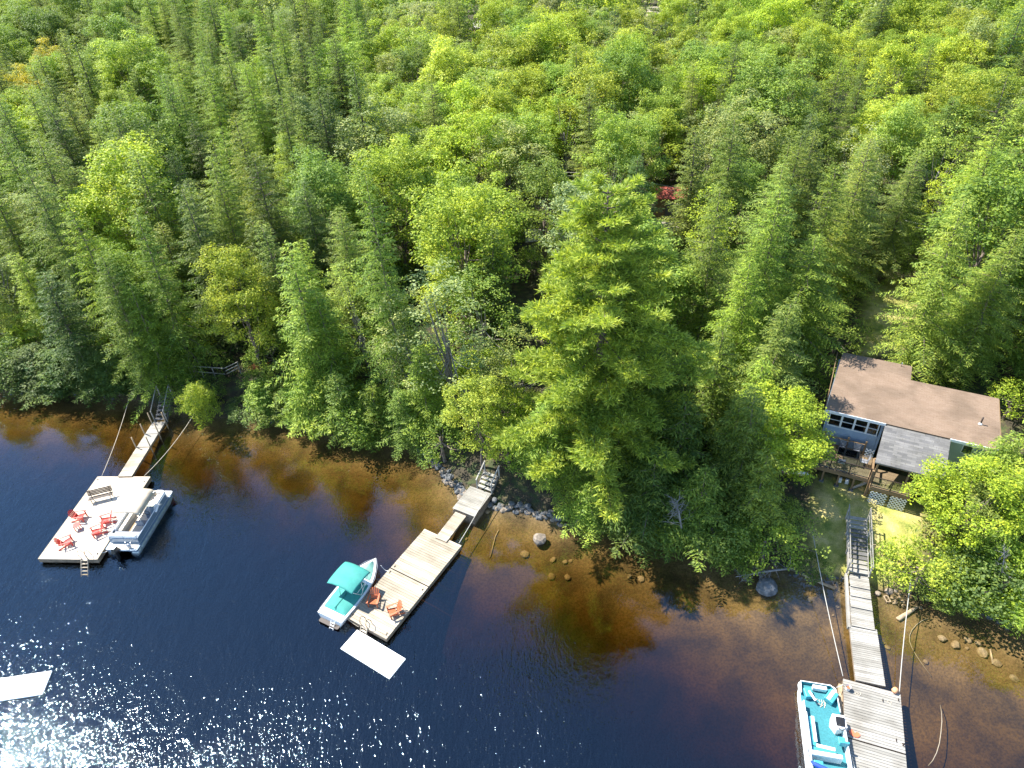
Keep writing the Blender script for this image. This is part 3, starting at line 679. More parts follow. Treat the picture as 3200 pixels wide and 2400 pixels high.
# growth hanging over the water's edge
edge_n = 0
for (ax_, ay_), (bx_, by_) in zip(SHORE[:-1], SHORE[1:]):
    Ls = math.hypot(bx_ - ax_, by_ - ay_); n_ = int(Ls / 1.15)
    for k in range(n_):
        f = (k + rnd.random()) / max(n_, 1); x = ax_ + (bx_ - ax_) * f; y = ay_ + (by_ - ay_) * f; qx, qy, _ = to_px((x, y, 0))
        if not (-60 < qx < 3300): continue
        if 395 < qx < 800 or 1325 < qx < 1800 or 2470 < qx < 2900 or (2330 < qx < 2480): continue
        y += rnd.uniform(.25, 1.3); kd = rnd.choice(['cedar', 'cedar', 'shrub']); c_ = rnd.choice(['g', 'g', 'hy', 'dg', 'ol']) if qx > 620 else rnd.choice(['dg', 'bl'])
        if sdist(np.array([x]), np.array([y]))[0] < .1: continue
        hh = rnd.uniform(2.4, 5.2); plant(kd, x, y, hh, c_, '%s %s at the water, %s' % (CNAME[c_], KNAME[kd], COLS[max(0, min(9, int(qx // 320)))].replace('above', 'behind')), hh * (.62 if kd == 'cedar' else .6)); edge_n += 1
count['shrub'] = edge_n
# undergrowth
cells2 = {}
for i in range(9000):
    x = rnd.uniform(-58, 50); y = rnd.uniform(28, 78)
    key = (int(x // 2.6), int(y // 2.6))
    if key in cells2: continue
    if -33 < x < -19 and 45 < y < 54 and blocked(x, y, 1.5, 4, 2.5): continue
    d = sdist(np.array([x]), np.array([y]))[0]
    if d < 1.2: continue
    z = zt(x, y); h = rnd.uniform(1.8, 4.8); bx, by, _ = to_px((x, y, z))
    if not (-80 < bx < 3300) or blocked(x, y, z, h, 1.8): continue
    ux, uy = x - hA.x, y - hA.y; lu, lv = ux * .875 - uy * .485, ux * .485 + uy * .875
    if -1.5 < lu < 13 and -6 < lv < 9: continue
    if polyd(np.array([x]), np.array([y]), LAWN)[0] > -1.5: continue
    if count.get('shrub', 0) >= 270: break
    cells2[key] = 1; count['shrub'] = count.get('shrub', 0) + 1; row, cl = where(bx, by); c_ = rnd.choice(['g', 'g', 'hy', 'bl', 'yg'])
    plant('shrub', x, y, h, c_, '%s undergrowth shrub %s, %s' % (CNAME[c_], row, cl), z=z)
# everything further off: one wood that nobody could count
Cs, As, Ss, Ts = [], [], [], []
nr2 = np.random.RandomState(5)
for kind, col, x, y, z, h in far:
    c, a, s = PROTO[kind][rnd.randrange(len(PROTO[kind]))][:3]; st, ks = (9, 2.7) if y > 90 else (4, 1.8)
    c, a, s = c[::st] * 1.0, a[::st] * ks, s[::st] * ks; f = h / PH[kind]; th = rnd.uniform(0, 6.28)
    Rz = np.array([[math.cos(th), -math.sin(th), 0], [math.sin(th), math.cos(th), 0], [0, 0, 1]]).T * f
    Cs.append(c @ Rz + [x, y, z]); As.append(a @ Rz); Ss.append(s @ Rz); Ts.append(np.tile(np.array(COL[col]) * rnd.uniform(.85, 1.15), (len(c), 1)))
fo = link('distant_forest', quads_mesh('distant_forest', np.concatenate(Cs), np.concatenate(As), np.concatenate(Ss), M['leaf_attr'], np.concatenate(Ts)))
tag(fo, 'far wooded land of mixed conifers and maples beyond the nearer rows of trees', 'forest', kind='stuff')
def ordinal(n):
    if n > 11: return ['thirteenth from left', 'fourteenth from left', 'fifteenth from left', 'sixteenth from left', 'seventeenth from left', 'eighteenth from left'][min(n - 12, 5)]
    return ['leftmost', 'second from left', 'third from left', 'fourth from left', 'fifth from left', 'sixth from left', 'seventh from left', 'eighth from left', 'ninth from left', 'tenth from left', 'eleventh from left', 'twelfth from left'][n]
byl = {}
for o in C.objects:
    if o.parent is None and o.get('category') in ('tree', 'shrub'): byl.setdefault(o['label'], []).append(o)
for lab, os_ in byl.items():
    if 1 < len(os_) <= 24:
        os_.sort(key=lambda o: to_px(o.location + Vector((0, 0, 12 if o.get('category') == 'tree' else 1)))[0])
        for k, o in enumerate(os_): o['label'] = '%s, %s' % (lab, ordinal(k))
print('TREES', len(TREES), count, 'far', len(far), 'farfaces', len(fo.data.polygons))
# ------------------------------------------------------------------ rect helper
def rect(px4, z):
    """far-left, far-right, near-right, near-left corners in the photo -> centre, yaw (local y towards the far end), width, length"""
    p = [at(x, y, z) for x, y in px4]
    f = (p[0] + p[1]) / 2; n_ = (p[2] + p[3]) / 2; d = f - n_; yaw = math.atan2(d.y, d.x) - math.pi / 2
    wd = ((p[1] - p[0]).length + (p[2] - p[3]).length) / 2
    c = sum(p, Vector()) / 4; return c, yaw, wd, d.length
def planks(x0, x1, y0, y1, z, pitch=.145, gap=.008, th=.035, along='x'):
    mb = MB()
    if along == 'x':
        n = max(1, round((y1 - y0) / pitch)); s_ = (y1 - y0) / n
        for i in range(n): mb.box(((x0 + x1) / 2 + rnd.uniform(-.004, .004), y0 + (i + .5) * s_, z - th / 2 + rnd.uniform(-.002, .002)), (x1 - x0, s_ - gap, th))
    else:
        n = max(1, round((x1 - x0) / pitch)); s_ = (x1 - x0) / n
        for i in range(n): mb.box((x0 + (i + .5) * s_, (y0 + y1) / 2, z - th / 2), (s_ - gap, y1 - y0, th))
    return mb
def frame_mb(x0, x1, y0, y1, z0, z1, th=.05):
    mb = MB(); zc, dz = (z0 + z1) / 2, z1 - z0
    mb.box(((x0 + x1) / 2, y0 + th / 2, zc), (x1 - x0, th, dz)); mb.box(((x0 + x1) / 2, y1 - th / 2, zc), (x1 - x0, th, dz))
    mb.box((x0 + th / 2, (y0 + y1) / 2, zc), (th, y1 - y0 - 2 * th - .004, dz)); mb.box((x1 - th / 2, (y0 + y1) / 2, zc), (th, y1 - y0 - 2 * th - .004, dz)); return mb
def ladder(parent, x, y, ztop, mat, out=.5, down=1.1, w_=.5):
    """wooden swim ladder hooked over the near edge (-y) of a dock, with loop handles standing on the deck"""
    root = MB()
    for sx in (-1, 1):
        X = x + sx * w_ / 2
        root.bar((X, y + .02, ztop + .05), (X, y - out, ztop - down), .045, .1)
    for k in range(5):
        f = .08 + k * .2; root.box((x, y + .02 - (out + .02) * f, ztop + .05 - (down + .05) * f), (w_ + .02, .12, .035))
    L = root.build('ladder', M[mat], parent)
    for sx in (-1, 1):
        X = x + sx * w_ / 2
        pts = [(X, y + .04, ztop + .004), (X, y - .06, ztop + .45), (X, y + .1, ztop + .82), (X, y + .3, ztop + .62), (X, y + .42, ztop + .3), (X, y + .46, ztop + .004)]
        MB().tube(pts, .024, 6).build('handle', M['brownwood'], L, True)
# ---- left dock
d1c, d1y, d1w, d1l = rect([(305.6, 1488.6), (469.6, 1489.7), (303.7, 1750), (118.6, 1745)], .5)
D1 = thing('floating_dock', 'large pale cedar floating dock at the left with red chairs on it', 'dock', (d1c.x, d1c.y, 0), d1y, 'docks')
hw, hl = d1w / 2, d1l / 2
planks(-hw + .15, hw - .15, -hl, hl, .5).build('deck', M['cedar'], D1)
eb = MB(); eb.box((-hw + .073, 0, .488), (.142, 2 * hl, .035)); eb.box((hw - .073, 0, .488), (.142, 2 * hl, .035)); eb.build('edge_board', M['pine'], D1)
frame_mb(-hw, hw, -hl, hl, .12, .462).build('fascia', M['skirt'], D1)
fl = MB()
for fx in (-hw * .6, 0, hw * .6):
    for fy in np.linspace(-hl * .82, hl * .82, 5): fl.box((fx, fy, -.02), (.9, 1.1, .42))
fl.build('float', M['float'], D1)
ladder(D1, hw - .95, -hl, .5, 'pine', .75, 1.0)
def cleats(parent, pts, z):
    for x, y in pts:
        mb = MB(); mb.box((x, y, z + .02), (.05, .08, .04)); mb.tube([(x, y - .11, z + .055), (x, y + .11, z + .055)], .016, 6); mb.build('cleat', M['darkmetal'], parent)
cleats(D1, [(hw - .25, -hl + .5), (hw - .25, 0), (hw - .25, hl - .6), (-hw + .25, hl - .4)], .506)
def loc1(px, py, z=.9):
    return at(px, py, z)

def gangway(name, label, px4, z, mat, group='gangways', posts=(), postmat='brownwood', under=.16, z2=None, along='x'):
    c, yaw, wd, L = rect(px4, z); g = thing(name, label, 'gangway', (c.x, c.y, 0), yaw, group)
    z2 = z if z2 is None else z2
    return g, wd, L
g1pts = [(1035, 355), (1130, 360), (857, 797), (755, 795)]
g1, gw, gL = gangway('gangway', 'narrow grey and cream plank gangway with upright posts joining the left dock to the shore', [(80 + x * .3857, 1180 + y * .3857) for x, y in g1pts], .62, 'greywood')
gw = 1.15; secs = [(-gL / 2 - .05, -gL / 2 + gL * .50, 'pine'), (-gL / 2 + gL * .51, -gL / 2 + gL * .755, 'greywood'), (-gL / 2 + gL * .765, gL / 2, 'greywood')]
for y0, y1, mt in secs:
    q = planks(-gw / 2, gw / 2, y0, y1, .62).build('walkway_section', M[mt], g1); frame_mb(-gw / 2, gw / 2, y0, y1, .40, .582, .04).build('side_frame', M['skirt'], q)
for y in (secs[1][0], secs[2][0], gL / 2 - .1):
    for sx in (-1, 1): MB().tube([(sx * (gw / 2 + .05), y, -1.2), (sx * (gw / 2 + .05), y, 1.75)], .05, 8).build('post', M['log'], g1, True)
# steps at the shore end of the left gangway
e = at(80 + 1082 * .3857, 1180 + 357 * .3857, .62); ey = g1.rotation_euler.z
st = thing('shore_steps', 'shaded grey timber steps with handrails between left gangway and bank', 'steps', (e.x, e.y, 0), ey)
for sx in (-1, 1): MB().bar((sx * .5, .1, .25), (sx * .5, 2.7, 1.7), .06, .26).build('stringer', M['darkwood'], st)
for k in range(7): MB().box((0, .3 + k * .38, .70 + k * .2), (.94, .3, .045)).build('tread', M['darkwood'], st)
for sx in (-1, 1):
    rl = MB(); rl.bar((sx * .56, .2, 1.55), (sx * .56, 2.6, 2.85), .05, .09); rl.bar((sx * .56, .3, .3), (sx * .56, .3, 1.6), .08); rl.bar((sx * .56, 2.5, 1.3), (sx * .56, 2.5, 2.8), .08); rl.build('handrail', M['greywood'], st)

# ---- middle dock
d2c, d2y, d2w, d2l = rect([(1328.8, 1653.4), (1440.3, 1703.3), (1209.2, 1998.4), (1081.7, 1928.7)], .45)
D2 = thing('floating_dock', 'pale two-section plank dock in the middle with two orange wooden chairs', 'dock', (d2c.x, d2c.y, 0), d2y, 'docks')
hw, hl = d2w / 2, d2l / 2; ysp = -hl + 2 * hl * .53
for y0, y1 in ((-hl, ysp - .03), (ysp + .03, hl)):
    q = planks(-hw, hw, y0, y1, .45, .2, .016).build('deck', M['pine'], D2); frame_mb(-hw + .01, hw - .01, y0 + .01, y1 - .01, .10, .412).build('side_frame', M['skirt'], q)
    fl = MB()
    for fx in (-hw * .55, hw * .55):
        for fy in (y0 + .9, (y0 + y1) / 2, y1 - .9): fl.box((fx, fy, -.03), (.8, .95, .38))
    fl.build('float', M['float'], q)
ladder(D2, -.15, -hl, .45, 'pine', .55, .95)
cleats(D2, [(-hw + .2, -hl + .35), (-hw + .2, ysp - .3), (hw - .2, -hl + .3), (hw - .2, ysp - .4), (-hw + .2, ysp + .25)], .456)
c2 = lambda x, y: (960 + x * .4098, 1480 + y * .4098)
k2 = lambda x, y: (1380 + x * .08438, 1480 + y * .08438)
g2, gw, gL = gangway('gangway', 'short cream plank gangway joining the middle dock to its square landing', [c2(1140, 283), c2(1220, 315), c2(1075, 497), c2(1003, 467)], .50, 'pine')
gw = .95; gL += .7
q = planks(-gw / 2, gw / 2, -gL / 2, gL / 2, .55).build('walkway_section', M['pine'], g2); frame_mb(-gw / 2, gw / 2, -gL / 2, gL / 2, .36, .51, .04).build('side_frame', M['skirt'], q)
lc, ly, lw_, ll_ = rect([k2(1090, 440), k2(1820, 760), k2(1190, 1600), k2(415, 1270)], .85)
LD = thing('dock_landing', 'square timber crib landing, half in shade, at the shore end of the middle dock', 'landing', (lc.x, lc.y, 0), ly)
lw_ = max(lw_, 1.9)
planks(-lw_ / 2, lw_ / 2, -ll_ / 2, ll_ / 2, .85).build('deck', M['greywood'], LD)
cm = MB()
for k in range(7):
    z = -.85 + k * .24
    for sx in (-1, 1): cm.box((sx * (lw_ / 2 - .1), 0, z), (.16, ll_ - .02, .2))
    for sy in (-1, 1): cm.box((0, sy * (ll_ / 2 - .1), z + .01), (lw_ - .38, .16, .2))
cm.build('crib', M['skirt'], LD)
ls = thing('landing_steps', 'weathered grey steps with rails rising from the square landing to the bank', 'steps', (lc.x, lc.y, 0), ly)
for k in range(4): MB().box((.28, ll_ / 2 + .2 + k * .3, 1.02 + k * .2), (1.2, .27, .05)).build('tread', M['greywood'], ls)
for sx in (-.36, .92):
    MB().bar((sx, ll_ / 2 + .02, .7), (sx, ll_ / 2 + 1.35, 1.62), .05, .24).build('stringer', M['darkwood'], ls)
    hr = MB(); hr.bar((sx + .03, ll_ / 2 + .05, .86), (sx + .03, ll_ / 2 + .05, 1.85), .09); hr.bar((sx + .03, ll_ / 2 + 1.3, 1.4), (sx + .03, ll_ / 2 + 1.3, 2.6), .09); hr.bar((sx + .03, ll_ / 2 - .05, 1.8), (sx + .03, ll_ / 2 + 1.4, 2.6), .09, .045); hr.build('handrail', M['greywood'], ls)

# ---- right dock
k3 = lambda x, y: (2440 + x * .4822, 1600 + y * .4822)
d3c, d3y, d3w, d3l = rect([k3(403, 1068), k3(778, 1190), k3(905, 1800), k3(520, 1760)], .5)
d3w = 3.05
D3 = thing('floating_dock', 'weathered grey plank dock at the lower right beside the teal pontoon boat', 'dock', (d3c.x, d3c.y, 0), R(-0) + d3y, 'docks')
a = at(*k3(403, 1068), .5); b_ = at(*k3(778, 1190), .5); u = (b_ - a).normalized(); D3.rotation_euler.z = math.atan2(u.y, u.x) + R(4)
cc = (a + b_) / 2; yv = Vector((-math.sin(D3.rotation_euler.z), math.cos(D3.rotation_euler.z), 0)); D3.location = (cc.x, cc.y, 0)
# local: far edge at y=0, dock runs to negative y
for y0, y1 in ((-3.55, -.0), (-6.6, -3.62)):
    q = planks(-d3w / 2, d3w / 2, y0, y1, .5, .17, .02).build('deck', M['greywood'], D3); frame_mb(-d3w / 2, d3w / 2, y0, y1, .15, .462).build('side_frame', M['skirt'], q)
    fl = MB()
    for fx in (-.9, .9):
        for fy in (y0 + .8, y1 - .8): fl.box((fx, fy, 0), (.9, 1.1, .4))
    fl.build('float', M['float'], q)
MB().box((-d3w / 2 - .12, -2.6, .2), (.2, 4.6, .3)).build('bumper', M['log'], D3)
cleats(D3, [(.55, -.75), (1.1, -2.95), (1.38, -.45)], .506)
mc, my_, mw, ml = rect([k3(443, 738), k3(622, 770), k3(672, 1125), k3(487, 1085)], .55)
g3 = thing('gangway', 'pale grey plank walkway between the right dock and the stepped shore ramp', 'gangway', (mc.x, mc.y, 0), my_, 'gangways')
mw = 1.6; ml += .15
q = planks(-mw / 2, mw / 2, -ml / 2, ml / 2, .60, .14, .016).build('walkway_section', M['greywood'], g3); frame_mb(-mw / 2, mw / 2, -ml / 2, ml / 2, .38, .562, .04).build('side_frame', M['skirt'], q)
# stepped ramp to the shore
ra = at(*k3(535, 750), .7); rb = at(*k3(505, 400), 1.0); rd = (rb - ra); rd.z = 0; ryaw = math.atan2(rd.y, rd.x) - math.pi / 2
RP = thing('stepped_ramp', 'weathered plank ramp in overlapping steps between the walkway and the shore stairs', 'ramp', (ra.x, ra.y, 0), ryaw)
L = rd.length; cuts = [0, .36, .56, .73, 1.0, 1.14]; zz = [.68, .78, .88, .98, 1.08]
for i in range(5):
    wd_ = 1.34 - .05 * i; q = planks(-wd_ / 2, wd_ / 2, L * cuts[i] + (0 if i == 0 else -.06), L * cuts[i + 1], zz[i], .13, .014).build('plank_section', M['greywood'], RP)
MB().bar((-.80, -.1, .50), (-.74, L * .98, .78), .16, .30).build('side_beam', M['greywood'], RP)
sp = MB()
for y in (.3, L * .5, L * .95):
    for sx in (-.55, .55): sp.bar((sx, y, -1.3), (sx, y, .62 + .3 * y / L), .1)
    sp.bar((-.6, y, .5 + .3 * y / L), (.6, y, .5 + .3 * y / L), .08, .12)
sp.build('support', M['skirt'], RP)
# shore stairs with rails
sa = at(*k3(502, 400), 1.12); zb_top = 2.35; sb = at(*k3(492, 30), zb_top); sd_ = sb - sa; sd_.z = 0; syaw = math.atan2(sd_.y, sd_.x) - math.pi / 2; L = sd_.length
ST = thing('shore_stairs', 'long grey wooden shore stairs with handrails climbing to the lawn', 'stairs', (sa.x, sa.y, 0), syaw)
n = 13; z0, z1 = 1.12, zb_top
for k in range(n):
    y = L * (k + .5) / n; z = z0 + (z1 - z0) * (k + .8) / n
    tr_ = MB()
    for j in (-1, 1): tr_.box((rnd.uniform(-.01, .01), y + j * L / n / 4.1, z), (1.15, L / n / 2 - .012, .04))
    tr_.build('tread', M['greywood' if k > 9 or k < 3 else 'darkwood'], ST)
for sx in (-1, 1):
    MB().bar((sx * .62, -.1, z0 - .1), (sx * .62, L, z1 - .1), .05, .26).build('stringer', M['greywood'], ST)
    hr = MB(); o_ = .68
    for f in (0.02, .35, .68, .97): hr.bar((sx * o_, L * f, z0 - .25 + (z1 - z0) * f), (sx * o_, L * f, z0 + .95 + (z1 - z0) * f), .08)
    hr.bar((sx * o_, -.1, z0 + .95), (sx * o_, L * 1.02, z1 + .95), .045, .11); hr.bar((sx * o_, 0, z0 + .5), (sx * o_, L, z1 + .5), .03, .07)
    hr.build('handrail', M['greywood'], ST)
pp = at(*k3(603, 240), 1.6); pst = thing('clothes_post', 'thin dark post with a short arm beside the right rail of the shore stairs', 'post', (pp.x, pp.y, zt(pp.x, pp.y)))
MB().tube([(0, 0, -.2), (0, 0, 1.3)], .04, 6).build('post', M['log'], pst); MB().tube([(0, 0, 1.28), (-.5, .1, 1.28)], .025, 6).build('arm', M['log'], pst)

# ------------------------------------------------------------------ swim mats
def mat_raft(px4, label, n=4):
    c, yaw, wd, L = rect(px4, .12); r_ = thing('swim_mat', label, 'swim mat', (c.x, c.y, 0), yaw, 'floating foam mats')
    MB().box((0, 0, .06), (wd, L, .11)).build('foam_pad', M['whitemat'], r_, bevel=.03)
    return r_
mat_raft([(1115.7, 1967.7), (1268.2, 2057), (1219, 2119.3), (1061.2, 2027.9)], 'white foam swim mat floating off the end of the middle dock')
mat_raft([(-60, 2122), (161, 2101), (128, 2176), (-95, 2198)], 'white foam swim mat cut by the left edge of the photo')

# ------------------------------------------------------------------ Adirondack chairs
def chair(px, py, zdeck, face_deg, label, mat, group, cat='chair'):
    p = at(px, py, zdeck + .42); r_ = thing('adirondack_chair', label, cat, (p.x, p.y, zdeck + .004), R(face_deg), group)   # local +x = facing
    m_ = M[mat]
    mb = MB()
    for i in range(5):
        f = i / 5; mb.box((.30 - f * .48, 0, .37 - f * .12), (.088, .54, .022), Matrix.Rotation(R(-14), 3, 'Y'))
    mb.build('seat', m_, r_)
    mb = MB()
    for i in range(5):
        y = (i - 2) * .112; ang = (i - 2) * R(4.5); h_ = .80 - .035 * (i - 2) ** 2; tilt = R(28)
        b0 = Vector((-.22, y * .8, .24)); dir_ = Vector((-math.sin(tilt), math.sin(ang), math.cos(tilt))).normalized()
        mb.bar(b0, b0 + dir_ * h_, .092, .02, up=(1, 0, .3))
    mb.bar((-.30, -.28, .46), (-.30, .28, .46), .03, .07); mb.build('backrest', m_, r_)
    for sy in (-1, 1):
        mb = MB(); mb.prism([(.42, sy * .27), (.44, sy * .40), (.30, sy * .43), (-.42, sy * .36), (-.42, sy * .30), (.1, sy * .29)][::sy], .54, .563); mb.build('armrest', m_, r_)
        mb = MB(); mb.box((.33, sy * .31, .27), (.09, .028, .54)); mb.build('leg', m_, r_)
        mb = MB(); mb.bar((.38, sy * .283, .32), (-.62, sy * .283, .03), .025, .11); mb.build('leg', m_, r_)
    return r_
CR = 'red chairs on the left dock'
chair(247, 1611, .5, 2, 'red low chair near the left edge of the left dock, beside the small red table', 'red', CR)
chair(205, 1691, .5, 28, 'red low chair nearest the ladder corner of the left dock', 'red', CR)
chair(331, 1621, .5, 205, 'red low chair close to the canopy of the left pontoon boat', 'red', CR)
chair(302, 1656, .5, 212, 'red low chair between the small red table and the stern of the left pontoon boat', 'red', CR)
CO = 'wooden chairs on the middle dock'
chair(1167, 1873, .45, 262, 'orange wooden low chair facing the lake, beside the teal motorboat', 'orange', CO)
chair(1231, 1906, .45, 205, 'orange wooden low chair turned sideways on the middle dock', 'orange', CO)
p = at(238, 1640, .95); tb = thing('side_table', 'small square red table between the red chairs on the left dock', 'table', (p.x, p.y, .504), R(20))
mb = MB(); [mb.box((0, (i - 2) * .092, .42), (.46, .086, .022)) for i in range(5)]; mb.build('tabletop', M['red'], tb)
for sx in (-1, 1):
    for sy in (-1, 1): MB().bar((sx * .17, sy * .17, 0), (sx * .17, sy * .17, .405), .05).build('leg', M['red'], tb)
# bench
p0, p1 = at(276, 1560, .95), at(352, 1541, .95); mid = (p0 + p1) / 2; bd = p1 - p0; BL = bd.length
bn_ = thing('bench', 'long dark slatted bench on the left dock', 'bench', (mid.x, mid.y, .504), math.atan2(bd.y, bd.x))
mb = MB(); [mb.box((0, -.13 + i * .13, .44), (BL, .11, .03)) for i in range(3)]; mb.build('seat', M['darkmetal'], bn_)
mb = MB(); [mb.bar((-BL / 2, .27 + .03 * i, .56 + i * .12), (BL / 2, .27 + .03 * i, .56 + i * .12), .02, .105) for i in range(4)]
mb.build('backrest', M['darkmetal'], bn_)
for sx in (-.78, .78):
    mb = MB(); X = sx * BL / 2; mb.bar((X, -.22, 0), (X, -.16, .43), .04); mb.bar((X, .28, 0), (X, .22, .43), .04); mb.bar((X, .24, .42), (X, .38, 1.0), .04); mb.tube([(X, -.2, .43), (X, -.22, .62), (X, 0, .68), (X, .3, .66)], .02, 6); mb.build('leg', M['darkmetal'], bn_)

# ------------------------------------------------------------------ boats
def rrect(hx, hy, r, n=5, hx2=None, r2=None):
    """rounded rectangle, bow (+y) with its own radius"""
    r2 = r if r2 is None else r2; out = []
    for (cx, cy, a0, rr) in ((hx - r2, hy - r2, 0, r2), (-hx + r2, hy - r2, 90, r2), (-hx + r, -hy + r, 180, r), (hx - r, -hy + r, 270, r)):
        for k in range(n + 1): a = R(a0 + 90 * k / n); out.append((cx + rr * math.cos(a), cy + rr * math.sin(a)))
    return out
def pontoons(parent, W, L, mat, r=.30):
    for sx in (-1, 1):
        X = sx * (W / 2 - r - .02); y0, y1 = -L / 2 + .1, L / 2
        MB().tube([(X, y0, .12), (X, y0 + .12, .12), (X, y1 - .9, .12), (X, y1 - .45, .17), (X, y1 - .12, .28), (X, y1, .36)], [r * .8, r, r, r * .86, r * .45, r * .12], 14).build('pontoon', M[mat], parent, True)
def wall_loop(parent, name, pts, z0, z1, th, mat, railmat=None, closed=False):
    mb = MB(); seg = list(zip(pts, pts[1:] + (pts[:1] if closed else [])))[:None if closed else len(pts) - 1]
    for a, b in seg: mb.bar((*a, (z0 + z1) / 2), (*b, (z0 + z1) / 2), th, z1 - z0)
    o = mb.build(name, M[mat], parent)
    if railmat:
        rr = MB(); q = pts + (pts[:1] if closed else []); rr.tube([(x, y, z1 + .02) for x, y in q], .035, 6); rr.build('rail', M[railmat], o, True)
    return o
def outboard(parent, x, y, z, cowl='black', top='white', s=1.0):
    r_ = MB(); r_.box((x, y - .28 * s, z + .30 * s), (.36 * s, .56 * s, .42 * s), Matrix.Rotation(R(-12), 3, 'X'), .72); o = r_.build('outboard_motor', M[cowl], parent, bevel=.05)
    MB().box((x, y - .23 * s, z + .515 * s), (.22 * s, .34 * s, .03), Matrix.Rotation(R(-12), 3, 'X')).build('cowl_panel', M[top], o)
    MB().box((x, y - .30 * s, z - .3 * s), (.16 * s, .22 * s, .9 * s)).build('shaft', M[cowl], o)
    MB().box((x, y - .05, z + .02), (.26, .2, .34)).build('bracket', M['darkmetal'], o)
def cushion(parent, name, c, d, mat, bev=.04, rot=None): return MB().box(c, d, rot).build(name, M[mat], parent, bevel=bev)

# left pontoon boat: local +y = bow
bow = at(505, 1524, .9)
pa = thing('pontoon_boat', 'blue-grey pontoon boat with a beige canopy moored at the left dock', 'boat', (0, 0, 0), 0, 'pontoon boats')
ax = Vector((math.cos(D1.rotation_euler.z), math.sin(D1.rotation_euler.z), 0)); ay = Vector((-ax.y, ax.x, 0))
W, L = 2.45, 6.1
ps = at(442.5, 1708, .55); pb = at(524, 1540, .75)      # starboard stern and bow corners
ctr = (ps + pb) / 2 - ax * W / 2
tq = D1.location + ax * (d1w / 2 + .22 + W / 2); off = (ctr - D1.location).dot(ay); ctr = tq + ay * off
pa.location = (ctr.x, ctr.y, 0); pa.rotation_euler.z = D1.rotation_euler.z - R(1)
pontoons(pa, W, L, 'pontoon', .32)
MB().prism(rrect(W / 2, L / 2 - .05, .15, 4, None, .35), .46, .58).build('deck', M['bluegrey'], pa)
MB().prism(rrect(W / 2 - .1, L / 2 - .15, .12, 4, None, .3), .58, .60).build('floor', M['cream'], pa)
MB().prism(rrect(W / 2 - .02, .22, .12, 4), .58, .64).build('bow_plate', M['white'], pa).location = (0, L / 2 - .32, 0)
fx, yb, yf = W / 2 - .12, -L / 2 + .75, L / 2 - .55
wall_loop(pa, 'side_panel', [(fx, yb), (fx, yf - .35), (fx - .12, yf - .1), (fx - .4, yf), (.32, yf)], .62, 1.12, .05, 'bluegrey', 'white')
wall_loop(pa, 'side_panel', [(-fx, yb), (-fx, yf - .35), (-fx + .12, yf - .1), (-fx + .4, yf), (-.32, yf)], .62, 1.12, .05, 'bluegrey', 'white')
MB().box((0, yf, .88), (.58, .04, .46)).build('bow_gate', M['cream'], pa)
for sx in (-1, 1):
    s_ = cushion(pa, 'bow_seat', (sx * (fx - .38), yf - 1.15, .84), (.58, 1.75, .42), 'cream'); cushion(s_, 'seat_back', (sx * (fx - .12), yf - 1.12, 1.10), (.17, 1.85, .36), 'white')
    cushion(s_, 'seat_back', (sx * (fx - .48), yf - .16, 1.08), (.62, .17, .32), 'white')
MB().box((.78, .35, 1.0), (.62, .55, .8), None, .9).build('console', M['bluegrey'], pa, bevel=.04)
MB().tube([(.78 + .2 * math.cos(k * .524), -.02, 1.32 + .2 * math.sin(k * .524)) for k in range(13)], .02, 6).build('steering_wheel', M['black'], pa, True)
MB().box((.78, .62, 1.5), (.6, .02, .3), Matrix.Rotation(R(-25), 3, 'X')).build('windscreen', M['clear'], pa)
s_ = cushion(pa, 'helm_seat', (.72, -.75, 1.0), (.55, .5, .14), 'greyvinyl'); cushion(s_, 'seat_back', (.72, -1.02, 1.27), (.55, .12, .5), 'greyvinyl'); MB().tube([(.72, -.75, .6), (.72, -.75, .95)], .05, 8).build('pedestal', M['steel'], s_)
s_ = cushion(pa, 'side_seat', (-fx + .34, -.6, .84), (.5, 1.9, .42), 'cream'); cushion(s_, 'seat_back', (-fx + .12, -.6, 1.1), (.17, 1.95, .34), 'white')
MB().box((-.28, -.9, .615), (.2, 1.5, .025)).build('floor_mat', M['log'], pa)
s_ = cushion(pa, 'stern_bench', (0, yb + .42, .84), (1.95, .55, .42), 'greyvinyl')
for sx in (-1, 1): cushion(s_, 'seat_back', (sx * .5, yb + .12, 1.12), (.98, .2, .4), 'white'); 
cushion(s_, 'seat_back', (-.98, yb + .18, 1.14), (.38, .3, .34), 'white', .08)
wall_loop(pa, 'stern_panel', [(-fx, yb - .02), (fx, yb - .02)], .60, 1.05, .05, 'bluegrey')
q = MB(); q.tube([(.35, -L / 2 + .68, 1.1), (.35, -L / 2 + .2, 1.05), (.35, -L / 2 + .12, .62)], .022, 6); q.tube([(.75, -L / 2 + .68, 1.1), (.75, -L / 2 + .2, 1.05), (.75, -L / 2 + .12, .62)], .022, 6)
[q.box((.55, -L / 2 + .3, .70 + .13 * k), (.4, .09, .02)) for k in range(3)]; q.build('boarding_ladder', M['steel'], pa, True)
outboard(pa, -.25, -L / 2 + .12, .55)
